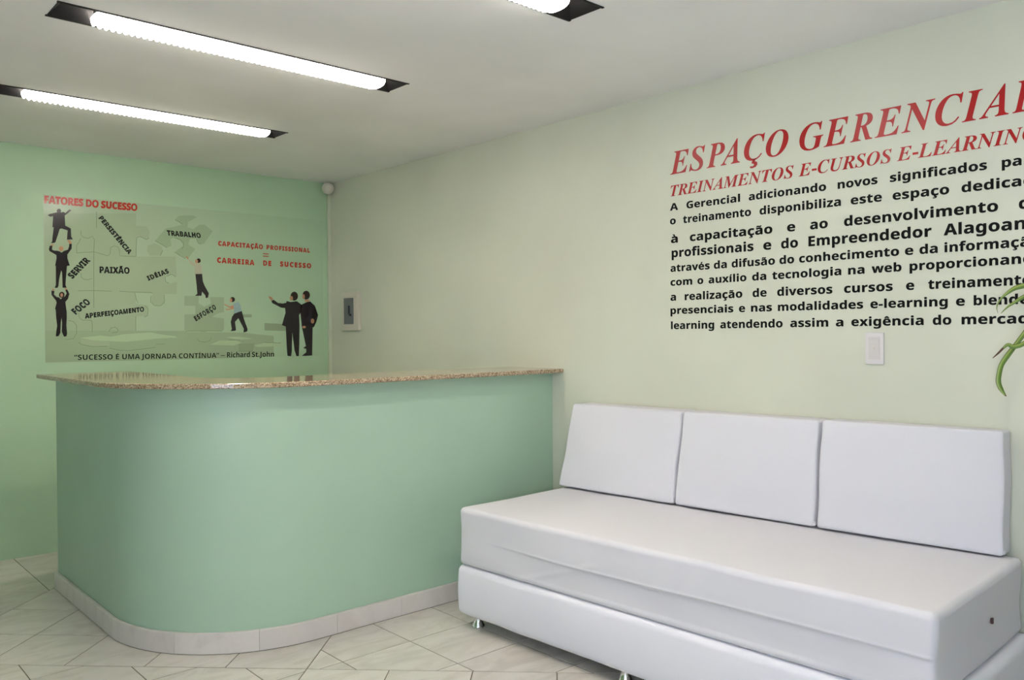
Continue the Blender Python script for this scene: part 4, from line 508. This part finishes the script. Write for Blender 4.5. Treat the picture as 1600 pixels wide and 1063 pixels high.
EQUALS=[[2.6323,1.8721,2.6754,1.871,2.6753,1.865,2.6323,1.8663],[2.6321,1.8545,2.6752,1.8532,2.6751,1.8473,2.6321,1.8486]]
LEAVES=[[[[3.077,0.8314,1.4594],[3.077,0.9045,1.4412],[3.077,0.9327,1.433],[3.077,0.9555,1.4169],[3.077,0.971,1.4026],[3.077,0.9826,1.3837],[3.077,0.9856,1.3688],[3.077,0.9827,1.3537]],[0.0099,0.0093,0.0077,0.0049,0.0033,0.0022,0.0014,0.0005]],[[[3.067,0.8287,1.4384],[3.067,0.9016,1.4041],[3.067,0.924,1.3902],[3.067,0.9449,1.376],[3.067,0.9583,1.3637],[3.067,0.9698,1.3511]],[0.0099,0.0071,0.0055,0.0035,0.0022,0.0005]],[[[3.057,0.826,1.3888],[3.057,0.8988,1.2827],[3.057,0.9212,1.2492],[3.057,0.9458,1.2131],[3.057,0.965,1.1809],[3.057,0.9727,1.1487],[3.057,0.9747,1.1231],[3.057,0.967,1.0999],[3.057,0.9517,1.0763]],[0.0088,0.0077,0.0077,0.0088,0.0082,0.0082,0.0082,0.0071,0.0016]],[[[3.047,0.8234,1.2968],[3.047,0.8959,1.2516],[3.047,0.9145,1.2431],[3.047,0.9295,1.2409],[3.047,0.9427,1.2471],[3.047,0.956,1.2364],[3.047,0.9714,1.2193],[3.047,0.9888,1.202]],[0.0088,0.0077,0.0077,0.0071,0.0055,0.0039,0.0033,0.0009]]]

def accented(G, ch):
    A = {'ç': 'c', 'ã': 'a', 'á': 'a', 'à': 'a', 'é': 'e', 'ê': 'e', 'í': 'i', 'Ç': 'C', 'Ã': 'A', 'É': 'E', 'Ê': 'E', 'Í': 'I'}
    if ch in G: adv, L = G[ch]; return adv, [list(zip(l[::2], l[1::2])) for l in L]
    if ch in A:
        adv, L = G[A[ch]]; L = [list(zip(l[::2], l[1::2])) for l in L]
        if ch == 'í': L = [l for l in L if min(p[1] for p in l) < 560]
        xs_ = [p[0] for l in L for p in l]; cx = (min(xs_) + max(xs_)) / 2; up_ = ch.isupper(); y = 745 if up_ else 590
        if G is GB: cx += 60
        if ch in 'áéíÉÍ': L.append([(cx - 50, y), (cx + 20, y), (cx + 120, y + 145), (cx + 0, y + 145)])
        elif ch == 'à': L.append([(cx + 50, y), (cx - 20, y), (cx - 120, y + 145), (cx, y + 145)])
        elif ch in 'êÊ': L.append([(cx - 165, y), (cx - 75, y), (cx, y + 75), (cx + 75, y), (cx + 165, y), (cx + 60, y + 150), (cx - 60, y + 150)])
        elif ch in 'ãÃ': L.append([(cx - 170, y + 5), (cx - 105, y + 5), (cx - 75, y + 45), (cx + 60, y + 2), (cx + 130, y + 20), (cx + 170, y + 120), (cx + 105, y + 120), (cx + 75, y + 85), (cx - 60, y + 125), (cx - 130, y + 105)])
        elif ch in 'çÇ':
            if G is GB: cx -= 90
            L.append([(cx - 20, 20), (cx + 60, 20), (cx + 45, -45), (cx + 110, -70), (cx + 120, -140), (cx + 70, -200), (cx - 40, -225), (cx - 110, -205), (cx - 105, -165), (cx - 20, -175), (cx + 20, -140), (cx + 0, -105), (cx - 60, -90)])
        return adv, L
    if ch == '-': return 322, [[(30, 195), (292, 195), (292, 310), (30, 310)]]
    if ch == '–': return 500, [[(20, 240), (480, 240), (480, 320), (20, 320)]]
    if ch == '.': return 285, [[(65, 0), (215, 0), (215, 145), (65, 145)]]
    if ch in '“”':
        L = []
        for k in (0, 210):
            L.append([(50 + k, 714), (190 + k, 714), (120 + k, 470), (40 + k, 470)] if ch == '”' else [(30 + k, 470), (170 + k, 470), (200 + k, 714), (110 + k, 714)])
        return 440, L
    return 260, []
def inside(p, poly):
    c = False; x, y = p
    for i in range(len(poly)):
        x0, y0 = poly[i]; x1, y1 = poly[i - 1]
        if (y0 > y) != (y1 > y) and x < (x1 - x0) * (y - y0) / (y1 - y0) + x0: c = not c
    return c
def sarea(p): return sum(p[i - 1][0] * p[i][1] - p[i][0] * p[i - 1][1] for i in range(len(p))) / 2
def grow(l, d, hole):
    """move an outline outward by d (holes shrink)"""
    s = 1 if sarea(l) > 0 else -1; out = []; n = len(l); d = -d if hole else d
    for i in range(n):
        a, b, c = l[i - 1], l[i], l[(i + 1) % n]
        e1 = Vector((b[0] - a[0], b[1] - a[1])); e2 = Vector((c[0] - b[0], c[1] - b[1]))
        if e1.length < 1e-6 or e2.length < 1e-6: out.append(b); continue
        e1.normalize(); e2.normalize(); n1 = Vector((e1.y, -e1.x)) * s; n2 = Vector((e2.y, -e2.x)) * s; m_ = n1 + n2
        if m_.length < .3: m_ = n1 * 1.2
        else: m_ = m_ / max(.45, m_.length_squared / 2)
        out.append((b[0] + m_.x * d, b[1] + m_.y * d))
    return out
ACC = 'çãáàéêíÇÃÉÊÍ'
def tidy(l, d=11):
    out = []
    for p in l:
        if not out or math.hypot(p[0] - out[-1][0], p[1] - out[-1][1]) > d: out.append(p)
    while len(out) > 4 and math.hypot(out[0][0] - out[-1][0], out[0][1] - out[-1][1]) <= d: out.pop()
    return out
def layout(G, text, spacing=0, bold=0):
    """polygons (outer, holes) of a word in em/1000"""
    x = 0; res = []; ends = []
    for ch in text:
        adv, L = accented(G, ch); L = [tidy(l) for l in L if len(l) > 2]
        depth = [0 if (ch in ACC and k_ == len(L) - 1) else sum(inside(l[0], m_) for m_ in L if m_ is not l and abs(sarea(m_)) > abs(sarea(l))) for k_, l in enumerate(L)]
        if True:
            for l, dp in zip(L, depth):
                if dp % 2: continue
                hs = [h for h, hd in zip(L, depth) if hd == dp + 1 and inside(h[0], l)]
                o_ = grow(l, bold, False); hs = [grow(h, min(bold, 12), True) for h in hs]
                res.append(([(p[0] + x, p[1]) for p in o_], [[(p[0] + x, p[1]) for p in h] for h in hs], ch))
        xx = [p[0] for l in L for p in l]; ends.append((x + min(xx) - bold, x + max(xx) + bold) if xx else (x, x))
        x += adv + spacing * 1000 * .5
    return res, ends
def glyph_mesh(bm, polys, fn, mi=0):
    """robust fill of an outline with holes: constrained triangulation, triangles kept by an inside test"""
    for o_, hs, _ in polys:
        pts, edges = [], []
        for l in [o_] + hs:
            k = len(pts); pts += [Vector((float(p[0]), float(p[1]))) for p in l]; edges += [(k + i, k + (i + 1) % len(l)) for i in range(len(l))]
        co, _e, fc, *_r = delaunay_2d_cdt(pts, edges, [], 0, .01)
        vs = {}
        for t in fc:
            c = ((co[t[0]].x + co[t[1]].x + co[t[2]].x) / 3, (co[t[0]].y + co[t[1]].y + co[t[2]].y) / 3)
            if not inside(c, o_) or any(inside(c, h) for h in hs): continue
            for i in t:
                if i not in vs: vs[i] = bm.verts.new(fn(co[i].x, co[i].y))
            try: f = bm.faces.new([vs[i] for i in t]); f.material_index = mi
            except ValueError: pass
def face_dir(bm, d):
    bm.normal_update()
    for f in bm.faces:
        if f.normal.dot(d) < 0: f.normal_flip()
def solid(bm, d, th):
    """give flat lettering a film thickness towards the wall"""
    face_dir(bm, d)
    r = bmesh.ops.extrude_face_region(bm, geom=list(bm.faces)); vs = [g for g in r['geom'] if isinstance(g, bmesh.types.BMVert)]
    bmesh.ops.translate(bm, vec=d * th, verts=vs); bmesh.ops.recalc_face_normals(bm, faces=bm.faces)
XW = XR - .0004; ND = Vector((-1, 0, 0))
para = empty('wall_paragraph', (XR, 1.67, 1.30)); tag(para, 'nine lines of bold black vinyl lettering on the pale wall', 'wall lettering')
for z0, z1, ya, yb, asc, ws in PARA:
    asc = max(asc, .0345); ky = asc / 765.0
    for w, a, b in ws:
        bm = bmesh.new()
        full, part = (w.split('/') + [w])[:2] if '/' in w else (w, w)
        polys, ends = layout(GS, full, .03, 15)
        x0, x1 = ends[0][0], ends[len(part) - 1][1]; kx = (a - b) / (x1 - x0)
        def fn(x, y): yy = a - (x - x0) * kx; return (XW, yy, z0 + (z1 - z0) * (ya - yy) / (ya - yb) + y * ky)
        glyph_mesh(bm, polys, fn); solid(bm, ND, .0004); obj('vinyl_word', bm, M['vinyl_black'], para, smooth='keep')
head = empty('wall_heading', (XR, 1.65, 2.03)); tag(head, 'large red serif italic heading above the smaller red line, on the pale wall', 'wall lettering')
z0, hgt, ws = TITLE; bm = bmesh.new()
for k, (ch, a, b) in enumerate(ws):
    if k == 6: solid(bm, ND, .0004); obj('vinyl_word', bm, M['vinyl_red'], head, smooth='keep'); bm = bmesh.new()
    polys, ends = layout(GB, ch); x0, x1 = ends[0]; kx = (a - b) / (x1 - x0)
    glyph_mesh(bm, polys, lambda x, y: (XW, a - (x - x0) * kx, z0 + y * hgt / 672))
solid(bm, ND, .0004); obj('vinyl_word', bm, M['vinyl_red'], head, smooth='keep')
z0, hgt, ws = SUB; subh = empty('wall_subheading', (XR, 1.65, 1.93)); tag(subh, 'smaller red serif italic line between the big red heading and the black lines', 'wall lettering')
for w, a, b in ws:
    bm = bmesh.new(); full, part = (w.split('/') + [w])[:2] if '/' in w else (w, w)
    polys, ends = layout(GB, full); x0, x1 = ends[0][0], ends[len(part) - 1][1]; kx = (a - b) / (x1 - x0)
    glyph_mesh(bm, polys, lambda x, y: (XW, a - (x - x0) * kx, z0 + y * hgt / 672))
    solid(bm, ND, .0004); obj('vinyl_word', bm, M['vinyl_red'], subh, smooth='keep')

# ------------------------------------------------------------------ poster on the back wall
PX0, PX1, PZ0, PZ1 = 1.250, 3.106, 1.1365, 2.142
poster = empty('poster', ((PX0 + PX1) / 2, YB, PZ0)); tag(poster, 'glossy green poster of suited figures and puzzle pieces on the back wall', 'poster')
def layer(y): return YB - y
obj('printed_sheet', box(PX0, PX1, layer(.0012), layer(.0004), PZ0, PZ1), M['sheet'], poster)
def flat_poly(bm, flat, y, mi=0):
    pts = list(zip(flat[::2], flat[1::2])); vs = [bm.verts.new((x, y, min(max(z, PZ0 + .001), PZ1 - .001))) for x, z in pts]
    for t in tessellate_polygon([[Vector((x, z, 0)) for x, z in pts]]):
        try: f = bm.faces.new([vs[i] for i in t]); f.material_index = mi
        except ValueError: pass
DY = Vector((0, -1, 0)); lay = .0013
for k, (c, pts) in enumerate(FILLS):
    bm = bmesh.new(); pts = [max(v, PX0 + .001) if i % 2 == 0 else v for i, v in enumerate(pts)]
    flat_poly(bm, pts, layer(lay + .00003 * k)); face_dir(bm, DY); obj('printed_puzzle_shape', bm, M[c], poster, smooth='keep')
for pl in STROKES:
    bm = bmesh.new(); P = [Vector((pl[i], pl[i + 1])) for i in range(0, len(pl), 2)]; wd = .0020; prev = None
    for i, p in enumerate(P):
        t = (P[min(i + 1, len(P) - 1)] - P[max(i - 1, 0)]).normalized(); n = Vector((-t.y, t.x)) * wd
        cur = [bm.verts.new((q_.x, layer(.0019), q_.y)) for q_ in (p + n, p - n)]
        if prev: bm.faces.new((prev[0], prev[1], cur[1], cur[0]))
        prev = cur
    face_dir(bm, DY); obj('printed_joint_line', bm, M['line'], poster, smooth='keep')
for fig in FIGS:
    bm = bmesh.new(); ms = []
    for k, (c, pts) in enumerate(fig):
        if M[c] not in ms: ms.append(M[c])
        flat_poly(bm, pts, layer(.0020 + .00004 * k), ms.index(M[c]))
    face_dir(bm, DY); obj('printed_person', bm, ms, poster, smooth='keep')
for text, (ax_, az, bx_, bz, cx_, cz), sp, col in PWORDS:
    bold = 46 if col in 'kr' else -4
    if col == 'c': bold = 0
    polys, ends = layout(GS, text, sp, bold); x0, x1 = ends[0][0], ends[-1][1]; cap = 714 + bold
    A_, B_, C_ = Vector((ax_, az)), Vector((bx_, bz)), Vector((cx_, cz)); U_ = (B_ - A_) / (x1 - x0); V_ = (C_ - A_) / (cap)
    if col != 'c' and abs(U_.y) > .0001 * 1: V_ = Vector((-U_.y, U_.x)).normalized() * (C_ - A_).length / cap
    bm = bmesh.new()
    def fn(x, y): p = A_ + U_ * (x - x0) + V_ * y; return (p.x, layer(.0022), p.y)
    glyph_mesh(bm, polys, fn); face_dir(bm, DY); obj('printed_word', bm, M['p_' + col], poster, smooth='keep')
bm = bmesh.new()
for e in EQUALS: flat_poly(bm, e, layer(.0022))
face_dir(bm, DY); obj('printed_word', bm, M['p_r'], poster, smooth='keep')

# ------------------------------------------------------------------ potted plant, only its leaf tips reach the picture
plant = empty('potted_plant', (2.93, .48, 0)); tag(plant, 'potted plant with drooping striped green strap leaves, brown-tipped, at the right edge', 'plant')
obj('pot', lathe(bmesh.new(), [(.11, 0), (.115, .01), (.15, .30), (.16, .30), (.16, .335), (.145, .335), (.14, .31)], 32, 2.93, .48), M['pot'], plant, smooth=40)
obj('soil', lathe(bmesh.new(), [(.135, .29), (.138, .312), (.02, .318)], 24, 2.93, .48), M['soil'], plant, smooth=60)
bm = bmesh.new()
lathe(bm, [(.018, .30), (.017, .6), (.016, .9), (.015, 1.2), (.012, 1.32)], 12, 2.93, .48)
obj('stem', bm, M['stem'], plant, smooth=60)
def leaf(pts, ws, br=1.0):
    P = [Vector(p) for p in pts]
    # resample smoothly
    Q, Wd = [], []
    n = len(P)
    for i in range(n - 1):
        p0, p1, p2, p3 = P[max(i - 1, 0)], P[i], P[i + 1], P[min(i + 2, n - 1)]
        for k in range(4):
            t = k / 4; Q.append(.5 * ((2 * p1) + (p2 - p0) * t + (2 * p0 - 5 * p1 + 4 * p2 - p3) * t * t + (3 * p1 - p0 - 3 * p2 + p3) * t ** 3)); Wd.append(ws[i] + (ws[i + 1] - ws[i]) * t)
    Q.append(P[-1]); Wd.append(ws[-1])
    bm = bmesh.new(); cl = bm.loops.layers.color.new('leaf'); prev = None; N = len(Q)
    for i, p in enumerate(Q):
        t = (Q[min(i + 1, N - 1)] - Q[max(i - 1, 0)]).normalized(); side = t.cross(Vector((-1, 0, .25)))
        side = side.normalized() if side.length > .05 else Vector((0, 1, 0)); nn = t.cross(side).normalized(); w = max(Wd[i], .0004)
        ring = [(p + side * w * s + nn * w * .35 * (1 - abs(s)), (s + 1) / 2) for s in (-1, -.5, 0, .5, 1)]
        low = [(q_ - nn * .0006, u) for q_, u in ring]
        cur = [(bm.verts.new(q_), u) for q_, u in ring + low[::-1]]
        if prev:
            m_ = len(cur)
            for j in range(m_):
                a, b, c, d = prev[j], prev[(j + 1) % m_], cur[(j + 1) % m_], cur[j]
                f = bm.faces.new((a[0], b[0], c[0], d[0]))
                for lp, (u, v) in zip(f.loops, ((a[1], (i - 1) / N), (b[1], (i - 1) / N), (c[1], i / N), (d[1], i / N))): lp[cl] = (u, min(1, v * br), 0, 1)
        prev = cur
    obj('leaf', bm, M['leaf'], plant, smooth=50)
roots = [(2.935, .50, 1.300), (2.935, .50, 1.28), (2.94, .50, 1.31), (2.94, .50, 1.25)]
mids = [(3.0, .70, 1.46), (3.01, .70, 1.45), (3.01, .68, 1.50), (3.01, .70, 1.33)]
for (pts, ws), r_, m_, br in zip(LEAVES, roots, mids, (1.02, 1.0, 1.02, 1.28)):
    leaf([r_, m_] + [tuple(p) for p in pts], [.010, .014] + ws, br)
random.seed(3)
for i in range(15):
    a = math.radians(random.uniform(150, 345)); L_ = random.uniform(.28, .42); z = random.uniform(1.2, 1.32); d = Vector((math.cos(a), math.sin(a), 0))
    if d.x > .3: L_ = .17
    pts = []
    for k in range(6):
        t = k / 5; pts.append(Vector((2.93, .48, z)) + d * L_ * t * (1 - .12 * t) + Vector((0, 0, .22 * math.sin(t * 2.2) - .30 * t * t)))
    leaf(pts, [.008, .014, .016, .014, .009, .001])
